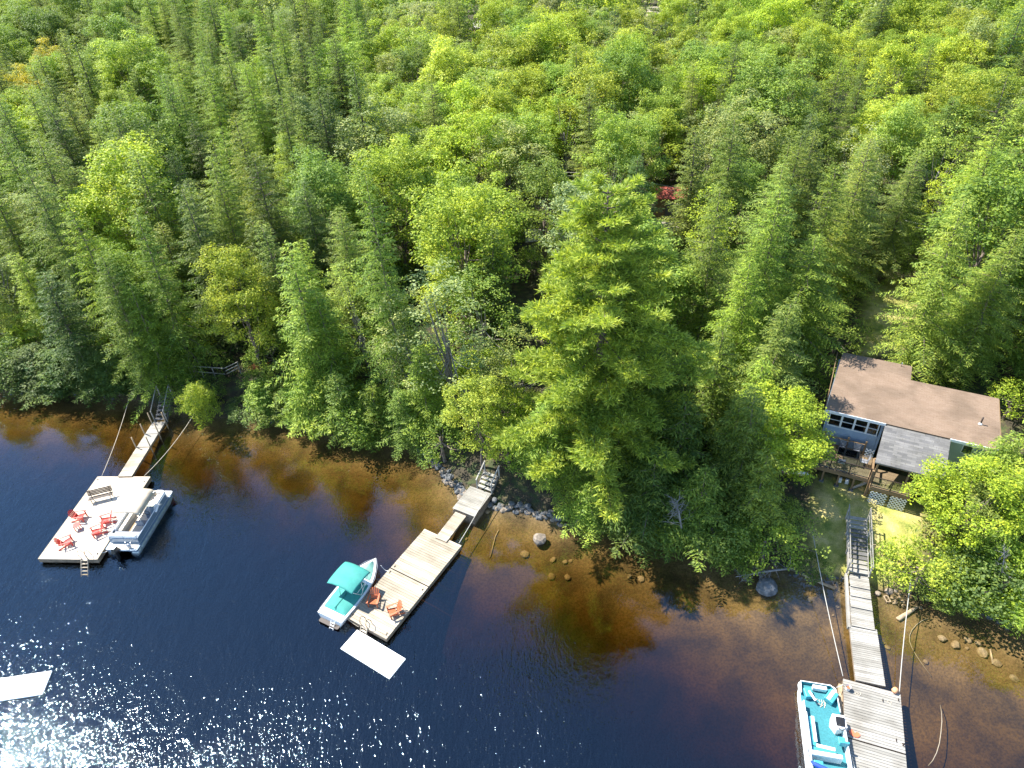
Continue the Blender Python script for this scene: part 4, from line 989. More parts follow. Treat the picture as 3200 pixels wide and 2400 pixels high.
# canopy
cy0, cy1, cz = -1.15, 1.35, 2.5
def can(u, v):
    y = cy0 + (cy1 - cy0) * v; x = (u - .5) * 2 * 1.12
    e_ = abs(u - .5) * 2; f_ = abs(v - .5) * 2
    return (x, y, cz + .16 * (1 - e_ ** 2.6) + .05 * math.sin(v * math.pi * 3) ** 2 * (1 - e_ ** 3) - .24 * max(0, e_ - .86) / .14 - .12 * f_ ** 5)
cn = MB().grid(can, 22, 20).build('canopy', M['canvas'], pa, True, 0, .02)
q = MB()
for sx in (-1, 1):
    for yy in (cy0 + .1, .1, cy1 - .1): q.tube([(sx * 1.08, -.1 + (yy - .1) * .35, 1.14), (sx * 1.1, yy, cz - .12)], .018, 6)
    q.tube([(sx * 1.08, -1.5, 1.14), (sx * 1.1, cy0 + .1, cz - .12)], .01, 5)
q.build('canopy_frame', M['steel'], pa, True)
MB().tube([(1.0, 1.6, .64), (1.15, .9, 1.16), (1.25, .3, 1.1)], [.09, .1, .08], 8).build('fender', M['white'], pa, True)
MB().tube([(-.9, yf - .4, 1.0), (-.7, yf - .5, 1.1), (-.5, yf - .45, 1.02), (-.35, yf - .3, 1.08)], .09, 7).build('green_towel', paint('green_towel', (.10, .32, .12), .9), pa, True)

# teal motorboat: local +y = bow
bs = at(1017, 1926 - 6, .6); bb = at(1187, 1752, .85)
bd = bb - bs; bd.z = 0; L = bd.length + .1; mid = (bb + bs) / 2
mbt = thing('motorboat', 'white motorboat with teal covers and a raised teal sunshade beside the middle dock', 'boat', (mid.x, mid.y, 0), math.atan2(bd.y, bd.x) - math.pi / 2)
mbt.rotation_euler.z = D2.rotation_euler.z + R(3)
hull_w = lambda v: 1.04 * (1 - max(0, (v - .42) / .58) ** 2.3) * (.93 + .07 * min(1, v / .25))
def hull(u, v):
    y = -L / 2 + L * v; wv_ = max(.012, hull_w(v)); sh = .62 + .20 * v ** 2
    s_ = u * 2 - 1; a = abs(s_)
    prof = [(0, -.32), (.45, -.22), (.80, -.02), (.90, .22), (1.0, sh * .72), (1.02, sh)]
    t_ = a * 5; i = min(4, int(t_)); f = t_ - i; X = prof[i][0] * (1 - f) + prof[i + 1][0] * f; Z = prof[i][1] * (1 - f) + prof[i + 1][1] * f
    rise = max(0, v - .72) / .28; Z = Z + (sh - Z) * .55 * rise ** 2
    yy = y - (sh - Z) * .45 * max(0, v - .6)
    return (math.copysign(X * wv_, s_), yy, Z)
MB().grid(hull, 20, 26).build('hull', M['white'], mbt, True)
MB().add([hull(i / 20, 0) for i in range(21)], [tuple(range(21))]).build('transom', M['white'], mbt)
def ring(inset, v0, v1, zoff, n=26, crown=0.0, mat='white', name='gunwale'):
    def fn(u, v):
        vv = v0 + (v1 - v0) * v; w_ = max(.01, hull_w(vv) * 1.02 - inset); s_ = 2 * u - 1
        return (s_ * w_, -L / 2 + L * vv, .62 + .20 * vv ** 2 + zoff + crown * (1 - s_ * s_) * math.sin(min(1, v * 1.2) * math.pi * .5 + .3))
    return MB().grid(fn, 14, n).build(name, M[mat], mbt, True)
ring(0, .0, 1.0, .0, 30, .05)
def cover(name, v0, v1, inset, h_, mat, cr, zo=.02, blunt=.0):
    def fn(u, v):
        vv = v0 + (v1 - v0) * v; s_ = 2 * u - 1; e_ = min(1, abs(s_)); endf = min(1, v / .10) * min(1, (1 - v) / .16) if blunt else min(1, v / .08)
        w_ = max(.02, hull_w(vv) * 1.02 - inset) * (1 if v < .86 else max(.05, math.sqrt(max(0, 1 - ((v - .86) / .14) ** 2)) * (1 if not blunt else 1) if not blunt else 1))
        return (s_ * w_, -L / 2 + L * vv, .62 + .20 * vv ** 2 + zo + .05 * (1 - e_ ** 6) + (h_ + cr * max(0, 1 - e_ * 1.3)) * endf * (1 - e_ ** 4))
    return MB().grid(fn, 26, 26).build(name, M[mat], mbt, True)
cover('cockpit_cover', .10, .60, .13, .10, 'teal', .05, .02, .1)
cover('bow_cover', .665, .93, .16, .03, 'paleteal', .14)
def ws(u, v):
    a = R(-62 + 124 * u); rr = 1.0
    return (math.sin(a) * .98 * 1.02, -L / 2 + L * .585 + (math.cos(a) - .47) * .42 - v * .16, .70 + .03 + v * .33)
MB().grid(ws, 16, 2).build('windscreen', M['clear'], mbt, True)
MB().tube([ws(i / 16, 1) for i in range(17)], .018, 6).build('windscreen_frame', M['white'], mbt, True)
y0s, y1s, zs = -1.15, .80, 2.0
def sh_(u, v):
    s_ = 2 * u - 1; return (s_ * 1.06, y0s + (y1s - y0s) * v, zs + .20 * (1 - abs(s_) ** 2.4) - .12 * (abs(2 * v - 1)) ** 3 + .04 * math.sin(v * 9.4) * (1 - abs(s_)))
MB().grid(sh_, 18, 18).build('sunshade', M['teal'], mbt, True, 0, .018)
q = MB()
for sx in (-1, 1):
    q.tube([(sx * .95, -.35, .78), (sx * .96, y0s + .08, zs - .08)], .017, 6); q.tube([(sx * .95, -.35, .78), (sx * .96, y1s - .08, zs - .08)], .017, 6)
    q.tube([(sx * .95, -.15, .95), (sx * .96, -.1, zs + .02)], .015, 6); q.tube([(sx * .95, -.62, 1.35), (sx * .95, .3, 1.45)], .012, 5)
q.build('sunshade_frame', M['white'], mbt, True)
q = MB(); [q.tube([(sx * .02, -L / 2 + .6, .86), (sx * .02, -.7, .88)], .02, 5) for sx in (-1, 1)]; q.build('cover_seam', M['teal'], mbt, True)
MB().prism(rrect(.80, .16, .1, 3), .10, .16).build('swim_platform', M['darkmetal'], mbt).location = (0, -L / 2 - .14, 0)
q = MB(); [q.bar((.28 + sx * .15, -L / 2 - .02, .45), (.28 + sx * .15, -L / 2 - .36, -.05), .025) for sx in (-1, 1)]; [q.box((.28, -L / 2 - .1 - k * .1, .32 - k * .15), (.32, .05, .025)) for k in range(3)]; q.build('swim_ladder', M['white'], mbt)
MB().tube([(-1.06 * 1.0, -L / 2 + .3, .60), (-1.1, 0, .66), (-.95, L * .22, .72), (-.5, L * .4, .78), (-.05, L / 2 - .03, .83)], .02, 6).build('rub_rail', M['greyvinyl'], mbt, True)
MB().tube([(1.06 * 1.0, -L / 2 + .3, .60), (1.1, 0, .66), (.95, L * .22, .72), (.5, L * .4, .78), (.05, L / 2 - .03, .83)], .02, 6).build('rub_rail', M['greyvinyl'], mbt, True)

# teal and white pontoon boat at the right dock
ka = lambda x, y: (2460 + x * .1808, 2100 + y * .1808)
fl_, fr_ = at(*ka(215, 130), .8), at(*ka(850, 240), 1.0); sl_ = at(*ka(400, 1600), .8)
W, L = 2.45, 6.2
d = (fl_ - sl_); d.z = 0; yaw = math.atan2(d.y, d.x) - math.pi / 2
pc = thing('pontoon_boat', 'open white pontoon boat with teal carpet and a folded blue canopy at the right dock', 'boat', (0, 0, 0), yaw, 'pontoon boats')
ux_ = Vector((math.cos(yaw), math.sin(yaw), 0)); uy_ = Vector((-ux_.y, ux_.x, 0))
W = min(2.45, (fr_ - fl_).length + .15); ctr = fl_ + ux_ * (W / 2 - .06) - uy_ * (L / 2 - .05)
pc.location = (ctr.x, ctr.y, 0)
pontoons(pc, W + .1, L, 'white', .30)
MB().prism(rrect(W / 2, L / 2, .1, 4, None, .22), .44, .55).build('deck', M['white'], pc)
MB().prism(rrect(W / 2 - .06, L / 2 - .06, .1, 4, None, .2), .55, .57).build('carpet', M['carpet'], pc)
fx, yb, yf = W / 2 - .07, -L / 2 + 1.35, L / 2 - .08
wall_loop(pc, 'side_panel', [(-fx, yb - 1.1), (-fx, L / 2 - 1.5)], .58, 1.10, .10, 'white', 'white')
wall_loop(pc, 'bow_rail', [(-fx, L / 2 - .85), (-fx + .04, yf - .05), (fx - .3, yf - .05), (fx - .04, yf - .3), (fx, L / 2 - 1.7)], .58, .80, .03, 'tealvinyl', 'white')
wall_loop(pc, 'side_panel', [(fx, L / 2 - 2.2), (fx, yb - .4)], .58, 1.12, .10, 'white', 'white')
s_ = cushion(pc, 'bow_seat', (-.62, yf - .75, .76), (.42, .55, .34), 'tealvinyl', .04, Matrix.Rotation(R(12), 3, 'Z')); cushion(s_, 'seat_trim', (-.45, yf - .95, .945), (.13, .62, .05), 'white', .02, Matrix.Rotation(R(28), 3, 'Z'))
s_ = cushion(pc, 'bow_seat', (.62, yf - .75, .76), (.52, .75, .34), 'tealvinyl', .04, Matrix.Rotation(R(-35), 3, 'Z')); cushion(s_, 'seat_trim', (.60, yf - .72, .95), (.2, .72, .05), 'white', .02, Matrix.Rotation(R(-35), 3, 'Z'))
cushion(pc, 'bow_bench', (.05, yf - .32, .76), (.78, .22, .3), 'white', .03)
q = MB(); [q.tube([(-.15 + .16 * math.cos(k * 1.3) + .03 * k, yf - 1.0 + .14 * math.sin(k * 1.3) - .03 * k, .59), (-.10 + .15 * math.cos(k * 1.3 + .9) + .03 * k, yf - 1.05 + .16 * math.sin(k * 1.3 + .9), .60)], .022, 5) for k in range(11)]; q.build('coiled_rope', M['rope'], pc)
cs = MB().prism([(.30, .55), (.42, 1.05), (1.05, 1.05), (1.12, .35), (.55, .15)], .58, 1.18).build('console', M['white'], pc, bevel=.03)
MB().box((.78, .62, 1.20), (.46, .5, .05), Matrix.Rotation(R(10), 3, 'X')).build('dashboard', M['black'], cs)
MB().tube([(.80 + .17 * math.cos(k * .524), .28 + .17 * math.sin(k * .524) * .75, 1.26 + .17 * math.sin(k * .524) * .6) for k in range(13)], .018, 6).build('steering_wheel', M['black'], cs, True)
s_ = cushion(pc, 'captain_seat', (.80, -.35, .98), (.46, .44, .12), 'tealvinyl'); cushion(s_, 'seat_back', (.80, -.60, 1.18), (.48, .12, .42), 'tealvinyl'); MB().tube([(.80, -.35, .57), (.80, -.35, .93)], .05, 8).build('pedestal', M['steel'], s_)
s_ = cushion(pc, 'corner_couch', (-.78, -.05, .76), (.44, 1.75, .36), 'tealvinyl'); cushion(s_, 'couch_trim', (-.60, .10, .955), (.17, 1.45, .05), 'white', .02)
cushion(s_, 'couch_trim', (-.12, -.84, .955), (.95, .19, .05), 'white', .02, Matrix.Rotation(R(-4), 3, 'Z')); cushion(s_, 'couch_seat', (-.25, -1.02, .76), (1.25, .46, .36), 'tealvinyl')
cushion(s_, 'couch_back', (-1.02, -.15, 1.02), (.20, 2.1, .42), 'white', .05); cushion(s_, 'couch_back', (-.2, -1.32, .88), (1.65, .24, .62), 'white', .05)
s_ = cushion(pc, 'fishing_seat', (-.62, -1.85, .98), (.5, .42, .14), 'tealvinyl', .06); MB().tube([(-.62, -1.85, .57), (-.62, -1.85, .93)], .04, 8).build('pedestal', M['steel'], s_)
s_ = cushion(pc, 'fishing_seat', (.22, -2.15, .98), (.5, .42, .14), 'paleteal', .06); MB().tube([(.22, -2.15, .57), (.22, -2.15, .93)], .04, 8).build('pedestal', M['steel'], s_)
q = MB(); pts = [(-1.1, -1.95, 1.35), (-.85, -2.1, 1.40), (-.3, -2.32, 1.42), (.3, -2.40, 1.42), (.8, -2.42, 1.40), (1.08, -2.36, 1.36)]; q.tube(pts, [.06, .12, .14, .14, .12, .06], 10); q.build('folded_canopy', M['blue'], pc, True)
q = MB(); [q.tube([(sx * 1.1, -2.0 - .2 * (sx > 0), 1.35), (sx * 1.1, -1.2, 1.12)], .017, 6) for sx in (-1, 1)]; [q.tube([(sx * 1.1, -2.0 - .2 * (sx > 0), 1.35), (sx * 1.1, -2.6, .7)], .014, 6) for sx in (-1, 1)]; q.build('canopy_frame', M['steel'], pc, True)
for sx in (-1, 1):
    b_ = cushion(pc, 'stern_locker', (sx * .78, -L / 2 + .38, .78), (.62, .62, .42), 'white', .05); cushion(b_, 'locker_lid', (sx * .78, -L / 2 + .38, 1.0), (.44, .42, .03), 'tealvinyl', .01)
outboard(pc, 0, -L / 2 + .1, .5, 'darkmetal', 'greyvinyl')
q = MB(); q.tube([(fx + .12, yb + .3, .62), (fx + .17, yb + .1, 1.0), (fx + .17, yb - 1.6, 1.0), (fx + .1, yb - 1.85, .7)], .025, 6); q.build('side_rail', M['steel'], pc, True)

# ------------------------------------------------------------------ small things on the right dock
def on3(x, y, z=.5): return at(*k3(x, y), z)
p = on3(432, 1150); bk = thing('bucket', 'white bucket standing at the far left corner of the right dock', 'bucket', (p.x, p.y, .504))
q = MB(); q.tube([(0, 0, 0), (0, 0, .30)], [.12, .155], 14, False); q.add([(.12 * math.cos(k * .449), .12 * math.sin(k * .449), .01) for k in range(14)], [tuple(range(14))]); q.build('pail', M['white'], bk, True)
MB().tube([(.155 * math.cos(R(a_)), 0.02, .29 + .10 * math.sin(R(a_))) for a_ in range(0, 181, 20)], .006, 5).build('handle', M['steel'], bk); MB().tube([(0, 0, .05), (0, 0, .2)], .1, 8).build('contents', M['orange'], bk)
p = on3(490, 1182); q = MB(); [q.tube([(.12 * math.cos(k * .9) + .02 * k, .10 * math.sin(k * .9), .02), (.12 * math.cos(k * .9 + .7) + .02 * k, .1 * math.sin(k * .9 + .7), .03)], .016, 5) for k in range(8)]
o = q.build('coiled_rope', M['rope']); o.location = (p.x, p.y, .505); tag(o, 'small coil of rope on the right dock beside the white bucket', 'rope')
p = on3(735, 1165); q = MB(); q.tube([(-.16, 0, .16), (-.10, 0, .16), (.10, 0, .16), (.16, 0, .16)], [.08, .16, .16, .08], 12); o = q.build('buoy', M['buoy'], None, True); o.location = (p.x, p.y, .505); o.rotation_euler.z = .5; tag(o, 'peach coloured buoy at the far right corner of the right dock', 'buoy')
p = on3(708, 1240); q = MB(); [q.tube([(.1 * math.cos(k), .16 * math.sin(k * .8), .02), (.1 * math.cos(k + .8), .16 * math.sin(k * .8 + .6), .02)], .012, 5) for k in range(5)]; o = q.build('loose_rope', M['rope']); o.location = (p.x, p.y, .505); tag(o, 'short loose rope on the right dock in front of the peach buoy', 'rope')
p = on3(473, 1440); q = MB(); q.prism([(-.16, .22), (.05, .24), (.08, .02), (.2, .06), (.3, -.02), (.28, -.18), (.1, -.24), (-.08, -.16), (-.2, .04)], .0, .05); o = q.build('kneeling_pad', M['orangeplastic'], None, False, .015); o.location = (p.x, p.y, .505); o.rotation_euler.z = .2; tag(o, 'orange plastic paddle pad lying on the right dock by the pontoon boat', 'pad')
p = on3(793, 1510); q = MB(); q.box((0, 0, .02), (.05, .2, .03)); q.box((.03, .04, .06), (.03, .04, .1)); q.tube([(-.08, -.05, .03), (.12, .08, .03)], .014, 5); o = q.build('mooring_hook', M['darkmetal']); o.location = (p.x, p.y, .505); tag(o, 'small dark metal fitting lying near the right edge of the right dock', 'fitting')

# ------------------------------------------------------------------ ropes and cables
def sag(a, b, s_, n=14): return [a.lerp(b, i / n) - Vector((0, 0, s_ * 4 * (i / n) * (1 - i / n))) for i in range(n + 1)]
def rope(name, a, b, s_, r_, label, cat, mat='cable', group=None):
    o = MB().tube(sag(a, b, s_), r_, 6).build(name, M[mat], None, True); tag(o, label, cat, group); return o
MC = 'mooring cables'
c1 = lambda x, y: (80 + x * .3857, 1180 + y * .3857)
rope('mooring_cable', at(*c1(618, 796), .52), at(*c1(846, 140), 1.3), .25, .022, 'thin mooring cable left of the left gangway', 'cable', 'rope', MC)
rope('mooring_cable', at(*c1(962, 796), .52), at(*c1(1385, 262), 1.3), .35, .022, 'thin mooring cable right of the left gangway', 'cable', 'rope', MC)
rope('mooring_cable', at(*k3(403, 1064), .55), at(*k3(203, 118), 2.1), .2, .026, 'pale mooring cable left of the walkway of the right dock', 'cable', 'cable', MC)
rope('mooring_cable', at(*k3(768, 1172), .55), at(*k3(850, 380), 1.9), .25, .028, 'pale mooring cable right of the walkway of the right dock', 'cable', 'cable', MC)
rope('mooring_cable', at(*c2(1157, 532), .48), at(*k2(1700, 740), 1.35), .08, .028, 'pale mooring cable along the right side of the landing of the middle dock', 'cable', 'cable', MC)
BR = 'boat mooring ropes'
rope('mooring_rope', at(*c2(562, 700), .82), at(*c2(620, 738), .48), .25, .018, 'white rope from the bow of the teal motorboat to the middle dock', 'rope', 'white', BR)
rope('mooring_rope', at(*c2(280, 1075), .68), at(*c2(335, 1070), .48), .03, .018, 'white rope from the stern of the teal motorboat to the middle dock corner', 'rope', 'white', BR)
rope('mooring_rope', at(*c1(612, 1418), .5), at(*c1(698, 1345), .7), .28, .022, 'white rope from the left dock to the stern of the left pontoon boat', 'rope', 'white', BR)
rope('mooring_rope', at(*k3(405, 1118), .52), at(*k3(362, 1136), .9), .03, .016, 'white rope from the right dock to the bow of the teal carpeted pontoon boat', 'rope', 'white', BR)
rope('mooring_rope', at(*c2(300, 1100), .45), at(*c2(395, 1170), .05), .1, .014, 'pale rope hanging from the end corner of the middle dock into the water', 'rope', 'rope', BR)
# hose in the water and a second one
def under(px, py, dz=.05):
    p = at(px, py, 0)
    for _ in range(4): p = at(px, py, zt(p.x, p.y) + dz)
    return p
hs = [under(*k3(x, y)) for x, y in [(955, 690), (915, 705), (880, 730), (850, 765), (835, 800), (835, 840), (850, 880), (875, 925), (915, 985), (975, 1065)]]
tag(MB().tube(hs, .024, 7).build('water_pipe', M['hose'], None, True), 'thin curved pipe on the lake bed right of the right dock walkway', 'pipe', 'water pipes')
hs = [at(*k3(x, y), z) for x, y, z in [(1033, 1250, -.35), (1042, 1300, -.1), (1044, 1360, .0), (1038, 1430, .01), (1028, 1500, .01), (1010, 1560, -.02), (985, 1610, -.1), (955, 1645, -.3)]]
tag(MB().tube(hs, .022, 7).build('water_pipe', M['hose'], None, True), 'thin pipe arching up at the water surface at the lower right', 'pipe', 'water pipes')
hs = [under(*c2(x, y)) for x, y in [(1460, 430), (1435, 480), (1415, 560), (1395, 640)]]
tag(MB().tube(hs, .04, 7).build('sunken_branch', M['log'], None, True), 'dark sunken branch right of the middle dock gangway', 'branch')
o = frame_mb(-.14, .14, -.24, .24, 0, .08, .04).build('broken_crate', M['log']); p = under(*k3(688, 566), .1); o.location = p; tag(o, 'small pale wooden frame in the shallows right of the stepped ramp', 'frame')

# ------------------------------------------------------------------ rocks
def rock_mesh(seed, mat, sub=2):
    bm = bmesh.new(); bmesh.ops.create_icosphere(bm, subdivisions=sub, radius=1.0); g = np.random.RandomState(seed)
    pl = [(Vector(g.normal(0, 1, 3)).normalized(), g.uniform(.55, .85)) for _ in range(9)]
    for v in bm.verts:
        for n_, d_ in pl:
            q = v.co.dot(n_)
            if q > d_: v.co -= n_ * (q - d_)
        v.co *= 1 + g.uniform(-.04, .04)
    me = bpy.data.meshes.new('rock'); bm.to_mesh(me); bm.free(); me.materials.append(M[mat]); return me
RK = {m_: [rock_mesh(i + 7, m_) for i in range(5)] for m_ in ('rock', 'rockw', 'tan')}
def rock(name, px, py, wpx, label, mat, z=None, sq=.6, group=None, var=None, el=1.0, rot=None, sink=.25):
    p = under(px, py, 0) if z is None else at(px, py, z); dist = (Vector((0, 0, 40)) - p).length; r_ = wpx / 2 * dist / FPX
    o = bpy.data.objects.new(name, RK[mat][rnd.randrange(5) if var is None else var]); C.objects.link(o)
    o.scale = (r_ * el, r_ * rnd.uniform(.75, 1), r_ * sq); o.location = (p.x, p.y, p.z + r_ * sq * (1 - 2 * sink) * .5); o.rotation_euler = (rnd.uniform(-.2, .2), rnd.uniform(-.2, .2), rnd.uniform(0, 6.28) if rot is None else rot)
    return tag(o, label, 'rock', group)
o = rock('boulder', 2397, 1845, 68, 'big pale grey boulder standing out of the water left of the shore stairs', 'rock', -.25, .75, None, 1, 1, .3, 0)
rock('boulder', 1687, 1690, 44, 'brown boulder standing out of the black water right of the riprap', 'tan', -.15, .9, None, 2, 1, 1.0, 0)
US = 'stones on the lake bed'
for i, (x, y, w_, el, lab) in enumerate([(1045, 825, 40, 1.0, 'largest sunken stone in the shallows right of the right dock, nearest the walkway'), (1215, 835, 30, 1, 'round sunken stone in the shallows at the right, topmost of its row'), (1275, 855, 28, 1, 'sunken stone directly right of the topmost round one in the right shallows'),
      (1305, 915, 46, 1, 'long sunken stone lying diagonally in the right shallows'), (1135, 865, 40, 1, 'flat sunken stone between the largest and the round one in the right shallows'), (1205, 885, 16, 1, 'small sunken stone below the round one in the right shallows'), (1400, 980, 34, 1, 'sunken stone beside a stick in the right shallows'),
      (1510, 1080, 36, 1, 'sunken stone farthest right in the shallows'), (690, 880, 24, 1, 'sunken stone beside the right edge of the walkway of the right dock'), (660, 850, 20, 1, 'faint sunken stone next to the walkway of the right dock'), (190, 570, 24, 1, 'sunken stone left of the mooring cable and stepped ramp'), (365, 615, 18, 1, 'small sunken stone close to the left side of the stepped ramp'), (340, 670, 12, 1, 'tiny sunken stone left of the stepped ramp'), (940, 975, 26, 1, 'dim sunken stone beside the curved pipe')]):
    rock('stone', *k3(x, y), w_ * .75, lab, 'rockw', None, .45, US)
k6 = lambda x, y: (1500 + x * .5425, 1300 + y * .5425)
for x, y, w_, lab in [(420, 830, 24, 'sunken stone below the brown boulder, left one of three'), (490, 842, 22, 'sunken stone below the brown boulder, middle one of three'), (522, 836, 16, 'sunken stone below the brown boulder, right one of three'), (412, 925, 28, 'left one of two sunken blocks in the brown shallows right of the middle dock'), (505, 932, 30, 'right one of two sunken blocks in the brown shallows right of the middle dock'), (925, 940, 26, 'sunken stone under the shaded water below the wooded point'), (862, 925, 20, 'dim sunken stone left of the one below the wooded point'), (255, 800, 34, 'long faint sunken rock right of the middle dock gangway')]:
    rock('stone', *k6(x, y), w_, lab, 'rockw', None, .45, US)
rock('stone', 497, 1515, 13, 'round sunken stone by the bow of the left pontoon boat', 'rockw', None, .6, US); rock('stone', *c2(1210, 503), 14, 'round sunken stone beside the cable of the middle dock', 'rockw', None, .6, US); rock('stone', *c2(1375, 297), 22, 'sunken block right of the crib landing', 'rockw', None, .6, US)
for x, y, w_, lab in [(700, 515, 24, 'pale rock on the waterline right of the stepped ramp, larger one'), (630, 530, 18, 'pale rock on the waterline closest to the stepped ramp'), (745, 512, 14, 'small pale rock on the waterline behind the larger pale one')]:
    rock('stone', *k3(x, y), w_, lab, 'tan', .02, .6, 'pale stones on the waterline')
for x, y, w_ in [(735, 590, 18), (790, 582, 14), (765, 555, 12), (745, 572, 10), (905, 620, 12), (790, 607, 12), (720, 560, 11), (770, 530, 10), (812, 560, 9), (850, 545, 9), (690, 548, 8)]:
    rock('stone', *k3(x, y), w_, 'small tan stone in the shallows between the stepped ramp and the sunken log', 'rockw', None, .5, 'small stones by the sunken log')
RG = 'grey riprap rocks along the shore'
def riprap(pts, n_, spread, size, lab, mats=('rock', 'rock', 'tan')):
    for i in range(n_):
        f = rnd.random() * (len(pts) - 1); j = int(f); f -= j
        x = pts[j][0] * (1 - f) + pts[j + 1][0] * f + rnd.uniform(-spread, spread); y = pts[j][1] * (1 - f) + pts[j + 1][1] * f + rnd.uniform(-spread, spread) * .9
        p = at(x, y, .2); z = zt(p.x, p.y)
        rock('riprap_rock', x, y, rnd.uniform(*size), lab, rnd.choice(mats), max(z, -.5) + .04, rnd.uniform(.5, .8), RG)
riprap([(1325, 1418), (1352, 1440), (1388, 1478), (1412, 1510), (1440, 1542), (1455, 1552)], 75, 17, (13, 27), 'grey rock in the shaded riprap left of the crib landing')
riprap([(1528, 1570), (1570, 1585), (1620, 1590), (1665, 1605), (1720, 1612), (1760, 1630)], 75, 15, (13, 27), 'grey rock in the riprap right of the crib landing')
riprap([(800, 1298), (850, 1310), (905, 1322), (960, 1345)], 26, 8, (10, 20), 'dark grey rock at the shaded waterline right of the sunlit leaning cedar')
riprap([(30, 1228), (150, 1234), (300, 1240), (420, 1243)], 16, 7, (8, 18), 'dark rock at the shaded waterline near the left gangway', ('rock',))
riprap([(2450, 1790), (2560, 1800), (2640, 1812)], 14, 7, (8, 16), 'dark rock at the shaded waterline left of the stepped ramp', ('rock',))
riprap([(2860, 1858), (2960, 1886), (3060, 1915), (3170, 1965)], 26, 8, (9, 20), 'dark rock at the shaded waterline below the cedars at the right', ('rock',))

# ------------------------------------------------------------------ dead wood
def log(name, pts, r0, r1, label, mat='log', cat='log'):
    n = len(pts); return tag(MB().tube(pts, list(np.linspace(r0, r1, n)), 8).build(name, M[mat], None, True), label, cat)
log('log', [under(*k3(885, 612), .15), under(*k3(830, 650), .12), under(*k3(757, 697), .1)], .09, .16, 'sunken log lying diagonally right of the stepped ramp')
log('log', [at(*k3(140, 405), .35), at(*k3(240, 450), .2), at(*k3(350, 496), .04)], .07, .11, 'pale log sloping from the bank into the water left of the stepped ramp')
log('stick', [under(*k3(1357, 890), .1), under(*k3(1375, 985), .08)], .05, .07, 'short sunken stick among stones in the right shallows', cat='stick')
log('fallen_trunk', [at(-60, 1160, .5), at(0, 1195, .35), at(52, 1222, .1)], .16, .13, 'pale fallen trunk at the left edge lying into the water', 'dead', 'trunk')
log('fallen_trunk', [at(32, 1100, 2.2), at(50, 1130, 1.2), at(68, 1155, .4)], .16, .2, 'short bare grey trunk leaning at the far left bank', 'dead', 'trunk')
def dead_tree(base, tip, n, label, blen=1.5, seed=1, r=.06):
    g = np.random.RandomState(seed); o = thing('dead_tree', label, 'dead tree', base); b0 = Vector((0, 0, 0)); t0 = Vector(tip) - Vector(base)
    MB().tube([b0, t0 * .5 + Vector((0, 0, .1)), t0], [r, r * .7, r * .25], 6).build('trunk', M['dead'], o, True)
    q = MB(); dn = t0.normalized()
    for i in range(n):
        f = g.uniform(.05, .98); s_ = t0 * f; d_ = (dn * g.uniform(.2, .9) + Vector(g.normal(0, .8, 3))).normalized(); l_ = blen * g.uniform(.4, 1) * (1.1 - f * .6)
        e_ = s_ + d_ * l_; m_ = s_ + d_ * l_ * .5 + Vector(g.normal(0, .08, 3)); q.tube([s_, m_, e_], [.018, .013, .005], 4, False)
        for _ in range(3):
            d2_ = (d_ + Vector(g.normal(0, .6, 3))).normalized(); q.tube([m_, m_ + d2_ * l_ * .4], [.010, .004], 4, False)
    q.build('twigs', M['dead'], o)
pa_ = at(2480, 1775, 1.0); pb_ = at(2298, 1803, .15); dead_tree(pa_, pb_, 34, 'grey fallen dead tree with bare twigs reaching over the water by the big boulder', 1.6, 3, .09)
pa_ = at(2130, 1650, 3.2); pb_ = at(2112, 1560, 5.2); dead_tree(pa_, pb_, 36, 'bleached bare branches sticking out of the dark cedars on the wooded point', 1.9, 5, .07)
pa_ = at(3130, 1790, 4.0); pb_ = at(3140, 1720, 5.6); dead_tree(pa_, pb_, 12, 'bare white twigs among the light hemlock at the right edge', 1.2, 8, .05)
pa_ = at(185, 200, 2); dead_tree(Vector((pa_.x, pa_.y, zt(pa_.x, pa_.y))), Vector((pa_.x, pa_.y, 13)), 40, 'bare grey dead tree behind the orange-tinged trees at the upper left', 2.8, 9, .14)

# ------------------------------------------------------------------ cottage (local x along the lake eave, y away from the lake)
A_, B_ = at(2579, 1283, 6.4), at(3127, 1411, 6.4); eave = B_ - A_; eyaw = math.atan2(eave.y, eave.x); EL = eave.length
CT = thing('cottage', 'single-storey cottage with a flat brown shingled roof and blue siding above the lawn', 'house', (A_.x, A_.y, 0), eyaw)
GZc = zt(*(A_ + Vector((2, 2, 0)))[:2]); DZ = 3.35
rp = [(0, 0), (EL, 0), (EL, 5.7), (5.35, 5.7), (5.35, 7.5), (.35, 7.5)]
slope = lambda x, y: .055 * y
MB().prism(rp, 6.36, 6.5, slope).build('roof', M['roof'], CT)
MB().box((2.0, -.03, 6.40), (4.1, .05, .22)).build('fascia', M['trim'], CT); MB().box((EL - 1.5, -.03, 6.40), (3.05, .05, .22)).build('fascia', M['trim'], CT)
MB().box((-.03, 3.7, 6.44 + .18), (.04, 7.4, .14), Matrix.Rotation(math.atan(.055), 3, 'X')).build('fascia', M['brownwood'], CT); MB().box((EL + .03, 2.85, 6.44 + .13), (.04, 5.6, .14), Matrix.Rotation(math.atan(.055), 3, 'X')).build('fascia', M['brownwood'], CT)
wl = MB(); wl.box((.28, 3.8, 4.3), (.16, 6.9, 4.1)); wl.box((3.95, .62, 4.3), (.16, .6, 4.1)); wl.build('side_wall', M['siding'], CT)
wl = MB(); wl.box((2.1, .36, (DZ + 4.95) / 2 - .6), (3.5, .14, 4.95 - DZ + 1.2)); wl.box((2.1, .36, 6.24), (3.5, .14, .2)); wl.build('front_wall', M['siding'], CT)
